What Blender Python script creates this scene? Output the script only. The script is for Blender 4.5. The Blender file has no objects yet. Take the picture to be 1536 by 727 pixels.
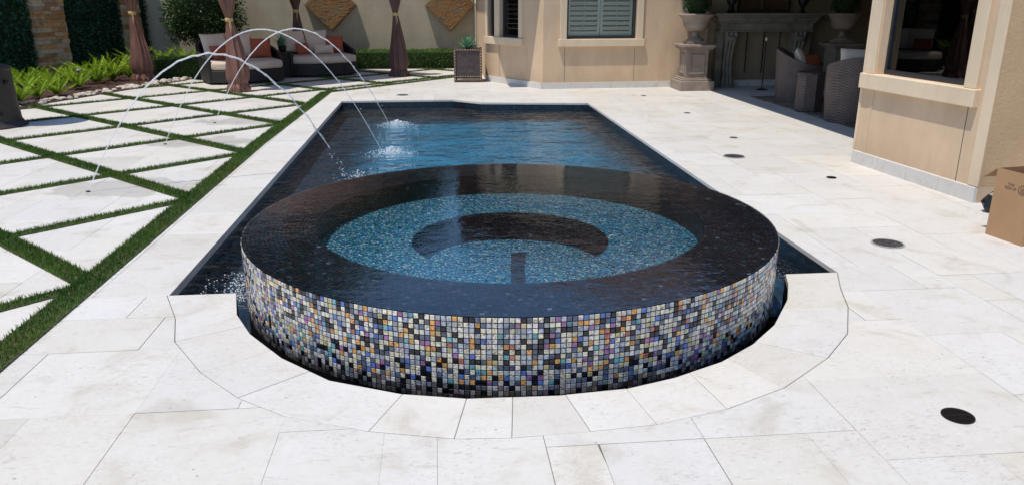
import bpy, math, random
from mathutils import Vector, Matrix, noise as mnoise
random.seed(7)
R=random.random
def U(a,b): return a+(b-a)*random.random()
rad=math.radians
scene=bpy.context.scene
COL=scene.collection
H=1.6
F=1150.; PITCH=math.atan(365.5/F); YAW=math.atan(118/(F*math.cos(PITCH)+365.5*math.sin(PITCH)))

# ------------------------------------------------------------------ helpers
class MB:
    """collects shapes, builds ONE mesh object"""
    def __init__(s): s.v=[]; s.f=[]; s.c=[]; s.m=[]; s.cur=0; s.col=(1,1,1)
    def add(s,vs,fs,col=None,m=None):
        o=len(s.v); s.v+= [tuple(p) for p in vs]
        for f in fs:
            s.f.append([i+o for i in f]); s.c.append(col or s.col); s.m.append(s.cur if m is None else m)
    def poly(s,pts,col=None): s.add(pts,[list(range(len(pts)))],col)
    def box(s,x0,x1,y0,y1,z0,z1,col=None,M=None):
        vs=[(x,y,z) for x in(x0,x1) for y in(y0,y1) for z in(z0,z1)]
        if M: vs=[M@Vector(v) for v in vs]
        s.add(vs,[(0,1,3,2),(4,6,7,5),(0,4,5,1),(2,3,7,6),(0,2,6,4),(1,5,7,3)],col)
    def prism(s,pts,z0,z1,col=None):
        n=len(pts); vs=[(x,y,z0) for x,y in pts]+[(x,y,z1) for x,y in pts]
        s.add(vs,[list(range(n))[::-1],list(range(n,2*n))]+[(i,(i+1)%n,n+(i+1)%n,n+i) for i in range(n)],col)
    def lathe(s,prof,n=32,c=(0,0),fold=None,col=None,cap=True):
        vs=[]
        for r,z in prof:
            for k in range(n):
                a=2*math.pi*k/n; rr=r*(fold(a,z) if fold else 1)
                vs.append((c[0]+rr*math.cos(a),c[1]+rr*math.sin(a),z))
        fs=[(i*n+k,i*n+(k+1)%n,(i+1)*n+(k+1)%n,(i+1)*n+k) for i in range(len(prof)-1) for k in range(n)]
        if cap: fs+=[list(range(n))[::-1],[(len(prof)-1)*n+k for k in range(n)]]
        s.add(vs,fs,col)
    def tube(s,pts,r,n=8,cap=True,col=None):
        pts=[Vector(p) for p in pts]; rs=r if isinstance(r,(list,tuple)) else [r]*len(pts)
        vs=[]; up=Vector((0,0,1))
        for i,p in enumerate(pts):
            t=(pts[min(i+1,len(pts)-1)]-pts[max(i-1,0)]).normalized()
            a=t.cross(up if abs(t.z)<.95 else Vector((1,0,0))).normalized(); b=t.cross(a)
            for k in range(n):
                q=2*math.pi*k/n; vs.append(p+(a*math.cos(q)+b*math.sin(q))*rs[i])
        fs=[(i*n+k,i*n+(k+1)%n,(i+1)*n+(k+1)%n,(i+1)*n+k) for i in range(len(pts)-1) for k in range(n)]
        if cap: fs+=[list(range(n))[::-1],[(len(pts)-1)*n+k for k in range(n)]]
        s.add(vs,fs,col)
    def ball(s,c,r,n=8,m=5,sx=1,sy=1,sz=1,col=None):
        vs=[(c[0],c[1],c[2]-r*sz)]
        for i in range(1,m):
            t=math.pi*i/m
            for k in range(n):
                a=2*math.pi*k/n; vs.append((c[0]+r*sx*math.sin(t)*math.cos(a),c[1]+r*sy*math.sin(t)*math.sin(a),c[2]-r*sz*math.cos(t)))
        vs.append((c[0],c[1],c[2]+r*sz)); e=len(vs)-1
        fs=[(0,1+(k+1)%n,1+k) for k in range(n)]+[(1+i*n+k,1+i*n+(k+1)%n,1+(i+1)*n+(k+1)%n,1+(i+1)*n+k) for i in range(m-2) for k in range(n)]
        fs+=[(e,1+(m-2)*n+k,1+(m-2)*n+(k+1)%n) for k in range(n)]
        s.add(vs,fs,col)
    def leaf(s,p,d,up,L,w,col=None):
        """a small folded leaf"""
        d=d.normalized(); q=d.cross(up)
        if q.length<1e-4: q=d.cross(Vector((1,0,0)))
        q.normalize()
        s.add([p,p+d*L*.5+q*w*.5,p+d*L,p+d*L*.5-q*w*.5],[(0,1,2,3)],col)
    def build(s,name,mats,parent=None,loc=None,smooth=False,bevel=0,colors=False,angle=40):
        me=bpy.data.meshes.new(name); me.from_pydata(s.v,[],s.f)
        if not isinstance(mats,(list,tuple)): mats=[mats]
        for m in mats: me.materials.append(m)
        if len(mats)>1: me.polygons.foreach_set('material_index',s.m)
        if colors:
            ca=me.color_attributes.new('Col','FLOAT_COLOR','CORNER'); buf=[]
            for f,c in zip(s.f,s.c): buf+= [c[0],c[1],c[2],1.]*len(f)
            ca.data.foreach_set('color',buf)
        me.update()
        if smooth:
            me.shade_smooth()
            if angle: 
                try: me.set_sharp_from_angle(angle=rad(angle))
                except Exception: pass
        o=bpy.data.objects.new(name,me); COL.objects.link(o)
        if parent: o.parent=parent
        if loc: o.location=loc
        if bevel:
            b=o.modifiers.new('b','BEVEL'); b.width=bevel; b.segments=2; b.limit_method='ANGLE'
        return o
def tag(o,label=None,cat=None,group=None,kind=None):
    if label: o['label']=label
    if cat: o['category']=cat
    if group: o['group']=group
    if kind: o['kind']=kind
    return o
def thing(name,loc,label,cat,group=None,rz=0):
    o=bpy.data.objects.new(name,None); COL.objects.link(o); o.location=loc; o.rotation_euler=(0,0,rz); o.empty_display_size=.2
    return tag(o,label,cat,group)
def copy_tree(o,parent=None):
    c=o.copy(); COL.objects.link(c)
    if parent: c.parent=parent
    for ch in [k for k in bpy.data.objects if k.parent==o]: copy_tree(ch,c)
    return c

# ------------------------------------------------------------------ materials
class NT:
    def __init__(s,name):
        s.m=bpy.data.materials.new(name); s.m.use_nodes=True; s.t=s.m.node_tree; s.n=s.t.nodes; s.l=s.t.links
        s.b=s.n['Principled BSDF']; s.out=s.n['Material Output']
    def new(s,t,**k):
        n=s.n.new(t)
        for a,b in k.items():
            if a in n.inputs: n.inputs[a].default_value=b
            else: setattr(n,a,b)
        return n
    def link(s,a,b): s.l.new(a,b)
    def coord(s,kind='Object',scale=(1,1,1)):
        tc=s.new('ShaderNodeTexCoord'); mp=s.new('ShaderNodeMapping'); mp.inputs['Scale'].default_value=scale
        s.link(tc.outputs[kind],mp.inputs[0]); return mp.outputs[0]
    def noise(s,co,scale,detail=4,rough=.55,dist=0):
        n=s.new('ShaderNodeTexNoise'); n.inputs['Scale'].default_value=scale; n.inputs['Detail'].default_value=detail
        n.inputs['Roughness'].default_value=rough; n.inputs['Distortion'].default_value=dist
        s.link(co,n.inputs['Vector']); return n.outputs['Fac']
    def voro(s,co,scale,feature='F1',out='Distance',rnd=1):
        n=s.new('ShaderNodeTexVoronoi'); n.feature=feature; n.inputs['Scale'].default_value=scale; n.inputs['Randomness'].default_value=rnd
        s.link(co,n.inputs['Vector']); return n.outputs[out]
    def ramp(s,f,stops,interp='LINEAR'):
        n=s.new('ShaderNodeValToRGB'); n.color_ramp.interpolation=interp; e=n.color_ramp.elements
        while len(e)<len(stops): e.new(.5)
        for i,(p,c) in enumerate(stops):
            e[i].position=p; e[i].color=(c,c,c,1) if isinstance(c,(int,float)) else (*c,1)
        s.link(f,n.inputs[0]); return n.outputs[0]
    def mix(s,f,a,b,mode='MIX'):
        n=s.new('ShaderNodeMix'); n.data_type='RGBA'; n.blend_type=mode
        for inp,v in ((0,f),(6,a),(7,b)):
            if isinstance(v,(int,float)): n.inputs[inp].default_value=v
            elif isinstance(v,tuple): n.inputs[inp].default_value=(*v,1)
            else: s.link(v,n.inputs[inp])
        return n.outputs[2]
    def math(s,op,a,b=0):
        n=s.new('ShaderNodeMath'); n.operation=op
        for i,v in enumerate((a,b)):
            if isinstance(v,(int,float)): n.inputs[i].default_value=v
            else: s.link(v,n.inputs[i])
        return n.outputs[0]
    def attr(s):
        n=s.new('ShaderNodeVertexColor'); n.layer_name='Col'; return n.outputs[0]
    def set(s,color=None,rough=None,metal=None,spec=None,bump=None,bstr=.3,bdist=.01):
        b=s.b
        def put(k,v):
            if v is None: return
            if isinstance(v,(int,float)): b.inputs[k].default_value=v
            elif isinstance(v,tuple): b.inputs[k].default_value=(*v,1)
            else: s.link(v,b.inputs[k])
        put('Base Color',color); put('Roughness',rough); put('Metallic',metal); put('Specular IOR Level',spec)
        if bump is not None:
            n=s.new('ShaderNodeBump'); n.inputs['Strength'].default_value=bstr; n.inputs['Distance'].default_value=bdist
            s.link(bump,n.inputs['Height']); s.link(n.outputs[0],b.inputs['Normal'])
        return s.m
def mottled(name,c,amt=.25,scale=4,rough=.7,bscale=60,bstr=.2,bdist=.005,metal=0,spec=.4):
    t=NT(name); co=t.coord(); n=t.noise(co,scale,6,.6)
    d=tuple(x*(1-amt) for x in c); l=tuple(min(1,x*(1+amt)) for x in c)
    col=t.ramp(n,[(.3,d),(.7,l)])
    return t.set(col,rough,metal,spec,t.noise(co,bscale,4),bstr,bdist)

# travertine paving
def mk_stone(name,base=1.0):
    t=NT(name); co=t.coord()
    big=t.noise(co,.55,5,.6); mid=t.noise(co,3.2,8,.65,.6); fine=t.noise(co,26,6,.7,.3)
    col=t.ramp(big,[(.3,(.645,.615,.57)),(.52,(.685,.66,.62)),(.72,(.71,.69,.655))])
    vein=t.ramp(mid,[(.33,(.83,.80,.75)),(.45,(.965,.955,.935)),(.60,(1,1,1))])
    col=t.mix(1,col,vein,'MULTIPLY')
    col=t.mix(1,col,t.attr(),'MULTIPLY')
    mask=t.ramp(t.noise(co,1.9,5,.65,.4),[(.42,0),(.60,1)])
    co2=t.coord(scale=(1.0,2.6,1))
    pit=t.ramp(t.noise(co2,42,5,.8,1.0),[(.575,0),(.64,1)])
    pf=t.math('MULTIPLY',mask,pit); pf=t.math('MULTIPLY',pf,.8)
    co3=t.coord(scale=(1.0,3.5,1)); streak=t.ramp(t.noise(co3,9,8,.75,1.6),[(.58,0),(.65,.55),(.72,0)])
    dots=t.ramp(t.voro(co,13),[(.0,.75),(.055,.75),(.075,0)]); dm=t.ramp(t.noise(co,5,3),[(.50,0),(.56,1)]); dots=t.math('MULTIPLY',dots,dm)
    col=t.mix(pf,col,(.36,.325,.28)); col=t.mix(streak,col,(.40,.36,.31)); col=t.mix(dots,col,(.30,.26,.21))
    col=t.mix(t.ramp(fine,[(.3,.14),(.6,0)]),col,(.42,.38,.33))
    # damp patches round the fountain nozzles
    wet=None
    for (x,y,rx,ry) in ((-2.75,6.95,.75,.42),(-2.75,9.25,.85,.40),(-2.6,10.8,.8,.35)):
        mp=t.new('ShaderNodeMapping'); tc=t.new('ShaderNodeTexCoord'); mp.inputs['Location'].default_value=(-x/rx,-y/ry,0); mp.inputs['Scale'].default_value=(1/rx,1/ry,0); t.link(tc.outputs['Object'],mp.inputs[0])
        ln=t.new('ShaderNodeVectorMath'); ln.operation='LENGTH'; t.link(mp.outputs[0],ln.inputs[0])
        d=t.math('ADD',ln.outputs['Value'],t.math('MULTIPLY',t.math('SUBTRACT',t.noise(co,4.5,5,.6),.5),1.9)); w_=t.ramp(d,[(.80,1),(.90,0)]); wet=w_ if wet is None else t.math('MAXIMUM',wet,w_)
    col=t.mix(t.math('MULTIPLY',wet,.34),col,t.mix(1,col,(.62,.60,.56),'MULTIPLY'))
    h=t.math('SUBTRACT',t.math('MULTIPLY',fine,.4),t.math('ADD',pf,dots))
    ro=t.math('SUBTRACT',t.ramp(mid,[(.3,.66),(.7,.50)]),t.math('MULTIPLY',wet,.22))
    return t.set(col,ro,0,.35,h,.4,.004)
M_stone=mk_stone('travertine')
def simple(name,c,rough=.6,metal=0,spec=.5):
    t=NT(name); return t.set(c,rough,metal,spec)
M_grout=mottled('grout',(.20,.18,.155),.3,6,.9)
M_ground=mottled('soil',(.22,.19,.13),.3,.4,.95)
def grassmat(name,a,b,rough=.55,tr=.25):
    t=NT(name); co=t.coord(); n=t.noise(co,2.2,5,.6); col=t.mix(t.ramp(n,[(.35,0),(.65,1)]),a,b)
    col=t.mix(1,col,t.attr(),'MULTIPLY')
    t.set(col,rough,0,.3)
    d=t.new('ShaderNodeBsdfTranslucent'); t.link(col,d.inputs[0]); mx=t.new('ShaderNodeMixShader'); mx.inputs[0].default_value=tr
    t.link(t.b.outputs[0],mx.inputs[1]); t.link(d.outputs[0],mx.inputs[2]); t.link(mx.outputs[0],t.out.inputs[0])
    return t.m
M_turf=grassmat('turf',(.055,.14,.022),(.105,.215,.036))
M_turfbase=mottled('turf_backing',(.07,.07,.03),.4,40,.95)
M_leafD=grassmat('leaf_dark',(.025,.06,.018),(.05,.10,.028),.4)
M_leafH=grassmat('leaf_hedge',(.07,.16,.025),(.12,.24,.04),.45)
M_fern=grassmat('fern_green',(.25,.42,.03),(.37,.54,.055),.5,.35)
M_greenwall=grassmat('ivy_green',(.02,.075,.045),(.05,.135,.07),.5,.1)
M_hedgecore=mottled('hedge_core',(.02,.04,.012),.4,20,.95)
M_agave=grassmat('agave_green',(.10,.26,.14),(.17,.36,.22),.4,.15)
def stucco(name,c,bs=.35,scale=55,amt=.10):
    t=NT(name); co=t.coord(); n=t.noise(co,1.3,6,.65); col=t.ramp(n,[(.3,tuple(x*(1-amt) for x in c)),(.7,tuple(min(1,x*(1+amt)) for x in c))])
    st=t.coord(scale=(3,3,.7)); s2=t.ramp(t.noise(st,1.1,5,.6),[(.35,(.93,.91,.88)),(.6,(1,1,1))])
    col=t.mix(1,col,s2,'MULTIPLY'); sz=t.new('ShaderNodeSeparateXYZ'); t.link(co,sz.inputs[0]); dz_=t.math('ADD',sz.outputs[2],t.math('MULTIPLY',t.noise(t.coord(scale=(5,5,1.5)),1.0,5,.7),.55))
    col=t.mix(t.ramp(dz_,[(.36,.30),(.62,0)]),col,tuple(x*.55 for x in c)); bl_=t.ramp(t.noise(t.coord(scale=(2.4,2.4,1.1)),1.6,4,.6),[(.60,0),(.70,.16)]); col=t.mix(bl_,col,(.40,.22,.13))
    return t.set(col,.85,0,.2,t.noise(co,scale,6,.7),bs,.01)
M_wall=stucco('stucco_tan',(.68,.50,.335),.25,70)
M_wallrough=stucco('stucco_rough',(.60,.41,.24),1.0,34)
M_trim=stucco('stucco_trim',(.76,.61,.43),.2,90,.06)
M_gardenwall=stucco('garden_wall_render',(.48,.43,.32),.3,40,.12)
M_joint=simple('joint_dark',(.10,.08,.06),.9)
M_winframe=simple('window_frame_dark',(.03,.035,.045),.35,.2)
M_shutter=simple('shutter_paint',(.86,.88,.80),.45)
M_curtain_in=simple('drape_cloth',(.62,.62,.58),.8)
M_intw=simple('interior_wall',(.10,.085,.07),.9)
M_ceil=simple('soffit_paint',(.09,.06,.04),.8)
t=NT('roof_shingle'); co=t.coord(); bt=t.new('ShaderNodeTexBrick'); bt.inputs['Scale'].default_value=3.5
t.link(co,bt.inputs[0]); bt.inputs['Color1'].default_value=(.20,.125,.095,1); bt.inputs['Color2'].default_value=(.11,.072,.056,1); bt.inputs['Mortar'].default_value=(.04,.03,.02,1)
M_roof=t.set(bt.outputs[0],.85,0,.3,t.noise(co,30),.4,.02)
# glass pane
t=NT('window_glass'); g=t.new('ShaderNodeBsdfGlossy'); g.inputs['Roughness'].default_value=.01; g.inputs['Color'].default_value=(.9,.95,.97,1)
tr=t.new('ShaderNodeBsdfTransparent'); tr.inputs[0].default_value=(.95,.965,.955,1); fr=t.new('ShaderNodeFresnel'); fr.inputs[0].default_value=1.5
mx=t.new('ShaderNodeMixShader'); t.link(fr.outputs[0],mx.inputs[0]); t.link(tr.outputs[0],mx.inputs[1]); t.link(g.outputs[0],mx.inputs[2]); t.link(mx.outputs[0],t.out.inputs[0])
M_glass=t.m
# water
def water(name,tint,layers,bstr,bdist,ior=1.33,ro=.012):
    t=NT(name); co=t.coord()
    h=None
    for sc,det,w,stretch in layers:
        c2=t.coord(scale=stretch); n=t.math('MULTIPLY',t.noise(c2,sc,det,.5,.3),w)
        h=n if h is None else t.math('ADD',h,n)
    b=t.new('ShaderNodeBump'); b.inputs['Strength'].default_value=bstr; b.inputs['Distance'].default_value=bdist; t.link(h,b.inputs['Height'])
    fr=t.new('ShaderNodeFresnel'); fr.inputs[0].default_value=ior; t.link(b.outputs[0],fr.inputs[1])
    g=t.new('ShaderNodeBsdfGlossy'); g.inputs['Roughness'].default_value=ro; g.inputs['Color'].default_value=(1,1,1,1); t.link(b.outputs[0],g.inputs['Normal'])
    tr=t.new('ShaderNodeBsdfTransparent'); tr.inputs[0].default_value=(*tint,1)
    mx=t.new('ShaderNodeMixShader'); t.link(fr.outputs[0],mx.inputs[0]); t.link(tr.outputs[0],mx.inputs[1]); t.link(g.outputs[0],mx.inputs[2]); t.link(mx.outputs[0],t.out.inputs[0])
    return t.m
M_water=water('pool_water',(.80,.93,.98),[(1.1,2,1.0,(1,1.3,1)),(3.4,3,.62,(1,1.7,1)),(11,3,.16,(1,1.5,1))],1.0,.062,1.36,.02)
M_spawater=water('spa_water',(.90,.95,.97),[(1.4,2,1.0,(1,1,1)),(6,3,.42,(1,1.7,1)),(30,2,.14,(1,1.6,1))],1.0,.0050,1.85,.002)
# pool plaster
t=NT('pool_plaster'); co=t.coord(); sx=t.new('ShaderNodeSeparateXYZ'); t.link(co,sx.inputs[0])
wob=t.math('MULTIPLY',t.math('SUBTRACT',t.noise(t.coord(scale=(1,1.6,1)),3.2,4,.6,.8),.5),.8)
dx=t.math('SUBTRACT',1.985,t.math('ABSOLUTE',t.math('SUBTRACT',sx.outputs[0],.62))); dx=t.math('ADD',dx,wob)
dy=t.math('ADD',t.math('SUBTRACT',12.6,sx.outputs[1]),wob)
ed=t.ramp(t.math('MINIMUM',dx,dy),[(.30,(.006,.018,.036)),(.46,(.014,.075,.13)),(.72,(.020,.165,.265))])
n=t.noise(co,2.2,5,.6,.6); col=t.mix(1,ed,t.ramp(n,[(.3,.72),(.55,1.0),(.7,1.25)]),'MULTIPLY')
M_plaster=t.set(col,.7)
# glitter mosaic for spa interior
t=NT('glitter_mosaic'); co=t.coord()
v=t.new('ShaderNodeTexVoronoi'); v.inputs['Scale'].default_value=105; t.link(co,v.inputs['Vector'])
sep=t.new('ShaderNodeSeparateColor'); t.link(v.outputs['Color'],sep.inputs[0])
col=t.ramp(sep.outputs[0],[(0,(.008,.03,.06)),(.16,(.015,.10,.20)),(.33,(.03,.22,.38)),(.52,(.05,.34,.50)),(.66,(.03,.14,.46)),(.76,(.10,.46,.55)),(.86,(.26,.52,.22)),(.90,(.55,.70,.74)),(.95,(.95,1,1))],'CONSTANT')
ed=t.ramp(t.voro(co,105,'DISTANCE_TO_EDGE'),[(.01,.5),(.05,1)]); col=t.mix(1,col,ed,'MULTIPLY')
nt=t.new('ShaderNodeVectorMath'); nt.operation='MULTIPLY_ADD'; t.link(v.outputs['Color'],nt.inputs[0]); nt.inputs[1].default_value=(.9,.9,0); nt.inputs[2].default_value=(-.45,-.45,1)
nn=t.new('ShaderNodeVectorMath'); nn.operation='NORMALIZE'; t.link(nt.outputs[0],nn.inputs[0]); t.link(nn.outputs[0],t.b.inputs['Normal'])
M_glitter=t.set(col,.25,.35,.8)
# iridescent glass tile (colour from attribute)
def tilemat(name,rough,spec,metal,irr,coat=.5):
    t=NT(name); co=t.coord(); a=t.attr()
    n1=t.noise(co,62,3,.65,1.2); n2=t.noise(co,44,3,.6,.8)
    shift=t.ramp(n2,[(.31,(.22,.45,1.0)),(.38,(.85,.55,.85)),(.43,(1,1,1)),(.54,(1,1,.97)),(.60,(1,.76,.42)),(.70,(.55,.85,.85))])
    col=t.mix(irr,a,shift,'MULTIPLY'); col=t.mix(t.ramp(n1,[(.36,.75),(.48,0)]),col,(.03,.035,.06))
    m=t.set(col,rough,metal,spec,n1,.25,.003)
    t.b.inputs['Coat Weight'].default_value=coat; t.b.inputs['Coat Roughness'].default_value=.06
    return m
M_tile=tilemat('iridescent_glass_tile',.22,.45,.0,.8,.25)
M_tiledark=tilemat('dark_glass_tile',.35,.12,.0,.25,.0)
M_tilegrout=simple('tile_grout_dark',(.006,.006,.008),.8,0,.1)
# foam and jets
t=NT('water_jet'); t.set((.97,.98,.99),.15,0,.8)
tr=t.new('ShaderNodeBsdfTransparent'); tr.inputs[0].default_value=(.97,.98,.99,1); fr=t.new('ShaderNodeLayerWeight'); fr.inputs[0].default_value=.55
nz=t.noise(t.coord(),40,3); fac=t.math('ADD',t.math('MULTIPLY',fr.outputs['Facing'],.4),t.math('MULTIPLY',nz,1.0)); mx=t.new('ShaderNodeMixShader')
tl=t.new('ShaderNodeBsdfTranslucent'); tl.inputs[0].default_value=(1,1,1,1); m2=t.new('ShaderNodeMixShader'); m2.inputs[0].default_value=.45; t.link(t.b.outputs[0],m2.inputs[1]); t.link(tl.outputs[0],m2.inputs[2]); t.link(fac,mx.inputs[0]); t.link(tr.outputs[0],mx.inputs[1]); t.link(m2.outputs[0],mx.inputs[2]); t.link(mx.outputs[0],t.out.inputs[0])
M_jet=t.m
t=NT('foam'); t.set((.90,.94,.98),.4); tr=t.new('ShaderNodeBsdfTransparent'); mx=t.new('ShaderNodeMixShader'); mx.inputs[0].default_value=.8
t.link(tr.outputs[0],mx.inputs[1]); t.link(t.b.outputs[0],mx.inputs[2]); t.link(mx.outputs[0],t.out.inputs[0]); M_foam=t.m
# others
def weave(name,c1,c2,sc=34):
    t=NT(name); co=t.coord(scale=(1,1,1)); w1=t.new('ShaderNodeTexWave'); w1.inputs['Scale'].default_value=sc*.5; w1.bands_direction='Z'; t.link(co,w1.inputs[0])
    tc=t.new('ShaderNodeTexCoord'); sx=t.new('ShaderNodeSeparateXYZ'); t.link(tc.outputs['Object'],sx.inputs[0])
    u=t.math('ADD',sx.outputs[0],sx.outputs[1]); z=sx.outputs[2]
    s1=t.math('SINE',t.math('MULTIPLY',u,sc*5.0)); s2=t.math('SINE',t.math('MULTIPLY',z,sc*7.0)); p=t.math('MULTIPLY',s1,s2)
    f=t.math('ADD',t.math('MULTIPLY',p,.5),.5)
    col=t.mix(f,c1,c2); col=t.mix(t.ramp(t.noise(co,9,4),[(.3,.35),(.7,0)]),col,(.01,.01,.01))
    return t.set(col,.5,0,.4,f,.6,.006)
M_wicker=weave('wicker_charcoal',(.012,.010,.010),(.038,.032,.031))
M_wickerb=weave('wicker_brown',(.06,.043,.039),(.19,.145,.13),24)
M_cushion=mottled('cushion_beige',(.63,.51,.40),.06,10,.9,220,.25,.002)
M_cushion_w=mottled('cushion_cream',(.72,.60,.48),.06,10,.9,220,.25,.002)
M_orange=mottled('pillow_orange',(.40,.10,.05),.12,14,.85,180,.25,.002)
t=NT('curtain_fabric'); co=t.coord(); t.set(t.ramp(t.noise(t.coord(scale=(6,6,1.2)),2.0,4),[(.3,(.15,.066,.047)),(.7,(.25,.115,.082))]),.5,0,.5,t.noise(t.coord(scale=(14,14,1.5)),3.,4),.5,.02)
M_curtain=t.m
t=NT('curtain_shaded'); t.set(t.ramp(t.noise(t.coord(scale=(6,6,1.2)),2.0,4),[(.3,(.075,.036,.032)),(.7,(.125,.062,.054))]),.5,0,.5,t.noise(t.coord(scale=(14,14,1.5)),3.,4),.5,.02)
M_curtain_shade=t.m  # same curtain fabric, canopy shade put into the colour
M_gold=mottled('tieback_gold',(.55,.40,.16),.2,30,.6)
M_bronze=mottled('bronze_metal',(.06,.045,.035),.3,8,.45,60,.1,.003,.6)
M_black=simple('black_iron',(.012,.012,.013),.45,.4)
t=NT('drain_iron'); co=t.coord(); M_drain=t.set(t.ramp(t.noise(co,30,4),[(.35,(.045,.043,.045)),(.65,(.085,.08,.082))]),.55,.3,.5,t.voro(co,55),.5,.003)
M_steel=simple('steel_ring',(.5,.48,.45),.45,.3)
t=NT('slate_art'); co=t.coord(); n=t.noise(co,5.5,10,.75,.8); n2=t.noise(t.coord(scale=(1,1,2.6)),34,6,.8,1.0)
col=t.ramp(n,[(.34,(.10,.09,.075)),(.43,(.26,.20,.12)),(.50,(.36,.19,.06)),(.57,(.24,.11,.04)),(.66,(.30,.28,.24))])
col=t.mix(t.ramp(n2,[(.36,.75),(.5,0)]),col,(.05,.035,.03)); M_slate=t.set(col,.7,0,.3,n2,.9,.03)
t=NT('ledge_stone'); co=t.coord(); br=t.new('ShaderNodeTexBrick'); br.inputs['Scale'].default_value=1; br.inputs['Brick Width'].default_value=.30; br.inputs['Row Height'].default_value=.09; br.inputs['Mortar Size'].default_value=.006; br.inputs['Mortar'].default_value=(.05,.04,.03,1)
br.inputs['Color1'].default_value=(.66,.36,.15,1); br.inputs['Color2'].default_value=(.50,.46,.38,1); br.inputs['Bias'].default_value=-.1
sx=t.new('ShaderNodeSeparateXYZ'); t.link(co,sx.inputs[0]); cb=t.new('ShaderNodeCombineXYZ'); t.link(t.math('ADD',sx.outputs[0],sx.outputs[1]),cb.inputs[0]); t.link(sx.outputs[2],cb.inputs[1]); t.link(cb.outputs[0],br.inputs[0])
col=t.mix(.6,br.outputs[0],t.ramp(t.noise(co,7,6,.7),[(.3,(.45,.32,.22)),(.5,(1,.9,.8)),(.7,(1.0,.72,.4))]),'MULTIPLY'); t=NT('ledge_stone'); co=t.coord(); col=t.mix(1,t.attr(),t.ramp(t.noise(co,9,7,.75,.6),[(.3,(.45,.36,.30)),(.5,(.95,.88,.8)),(.7,(1.1,.85,.55))]),'MULTIPLY'); M_ledge=t.set(col,.85,0,.2,t.noise(co,24,6,.7),.7,.03)
M_caststone=mottled('cast_stone_taupe',(.30,.235,.19),.22,6,.75,50,.3,.006)
M_darkstone=mottled('dark_carved_stone',(.17,.155,.125),.35,5,.7,40,.35,.008)
M_mulch=mottled('mulch',(.095,.048,.036),.5,30,.95,60,1,.03)
M_pebble=mottled('limestone_rubble',(.55,.48,.40),.25,9,.85)
M_card=mottled('cardboard',(.42,.245,.125),.06,5,.8,150,.1,.001)
M_cardin=simple('cardboard_inside',(.34,.20,.10),.85)
M_ink=simple('box_print',(.16,.10,.06),.8)
M_bag=simple('black_plastic',(.01,.01,.01),.3)
M_heater=mottled('heater_hammered',(.05,.042,.038),.25,10,.5,120,.2,.002,.3)
t=NT('rug_weave'); co=t.coord(); v=t.voro(co,3.2,'SMOOTH_F1'); M_rug=t.set(t.mix(t.ramp(t.noise(co,24,4),[(.4,0),(.6,.6)]),t.ramp(v,[(.2,(.28,.20,.13)),(.4,(.16,.13,.09)),(.55,(.35,.28,.2)),(.7,(.22,.09,.06))]),(.12,.10,.07)),.95)
M_planter=mottled('planter_hide',(.07,.05,.048),.35,14,.55,45,.6,.01)
M_rust=mottled('planter_rust_rail',(.16,.095,.07),.4,20,.6,60,.3,.004,.3)
M_bark=mottled('bark',(.12,.085,.055),.3,8,.9)
M_lampmetal=simple('pathlight_metal',(.35,.36,.34),.35,.6)

# ------------------------------------------------------------------ clip helpers
def clip(poly,hps):
    for (a,b,c) in hps:               # keep a*x+b*y<=c
        out=[]; n=len(poly)
        for i in range(n):
            p=poly[i]; q=poly[(i+1)%n]; dp=a*p[0]+b*p[1]-c; dq=a*q[0]+b*q[1]-c
            if dp<=1e-9: out.append(p)
            if (dp<-1e-9 and dq>1e-9) or (dp>1e-9 and dq<-1e-9):
                t=dp/(dp-dq); out.append((p[0]+(q[0]-p[0])*t,p[1]+(q[1]-p[1])*t))
        poly=out
        if len(poly)<3: return None
    return poly
def hp(p,q):
    """half-plane left of p->q"""
    dx,dy=q[0]-p[0],q[1]-p[1]; return (dy,-dx,dy*p[0]-dx*p[1])
def area(p): return .5*abs(sum(p[i][0]*p[(i+1)%len(p)][1]-p[(i+1)%len(p)][0]*p[i][1] for i in range(len(p))))

# ------------------------------------------------------------------ key plan
PX0,PX1,PY0=-1.55,2.42,4.22
SC=(.44,4.62); SR=1.605; SRI=1.185; SZ=.30
back=[(PX1,12.22),(.72,12.45),(.28,12.86),(PX0,12.86)]
coin=[(-1.17,4.22),(-1.09,3.90),(-.965,3.64),(-.755,3.345),(-.505,3.10),(-.18,2.945),(.09,2.88),(.48,2.87),(.78,2.90),(1.02,2.98),(1.28,3.11),(1.50,3.28),(1.70,3.49),(1.92,3.82),(2.03,4.05),(2.09,4.22)]
coout=[(PX0,4.22),(-1.40,3.88),(-1.31,3.58),(-1.09,3.23),(-.87,2.98),(-.65,2.81),(-.30,2.66),(.03,2.575),(.25,2.56),(.56,2.575),(.83,2.60),(1.15,2.69),(1.46,2.84),(1.79,3.10),(2.02,3.35),(2.20,3.68),(2.30,3.95),(PX1,4.22)]
poolpoly=[(PX0,PY0)]+coin+[(PX1,PY0)]+back      # ccw
XC=-1.96   # left edge of the coping strip beside the turf
BIG=300
OFF=[0]
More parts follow.
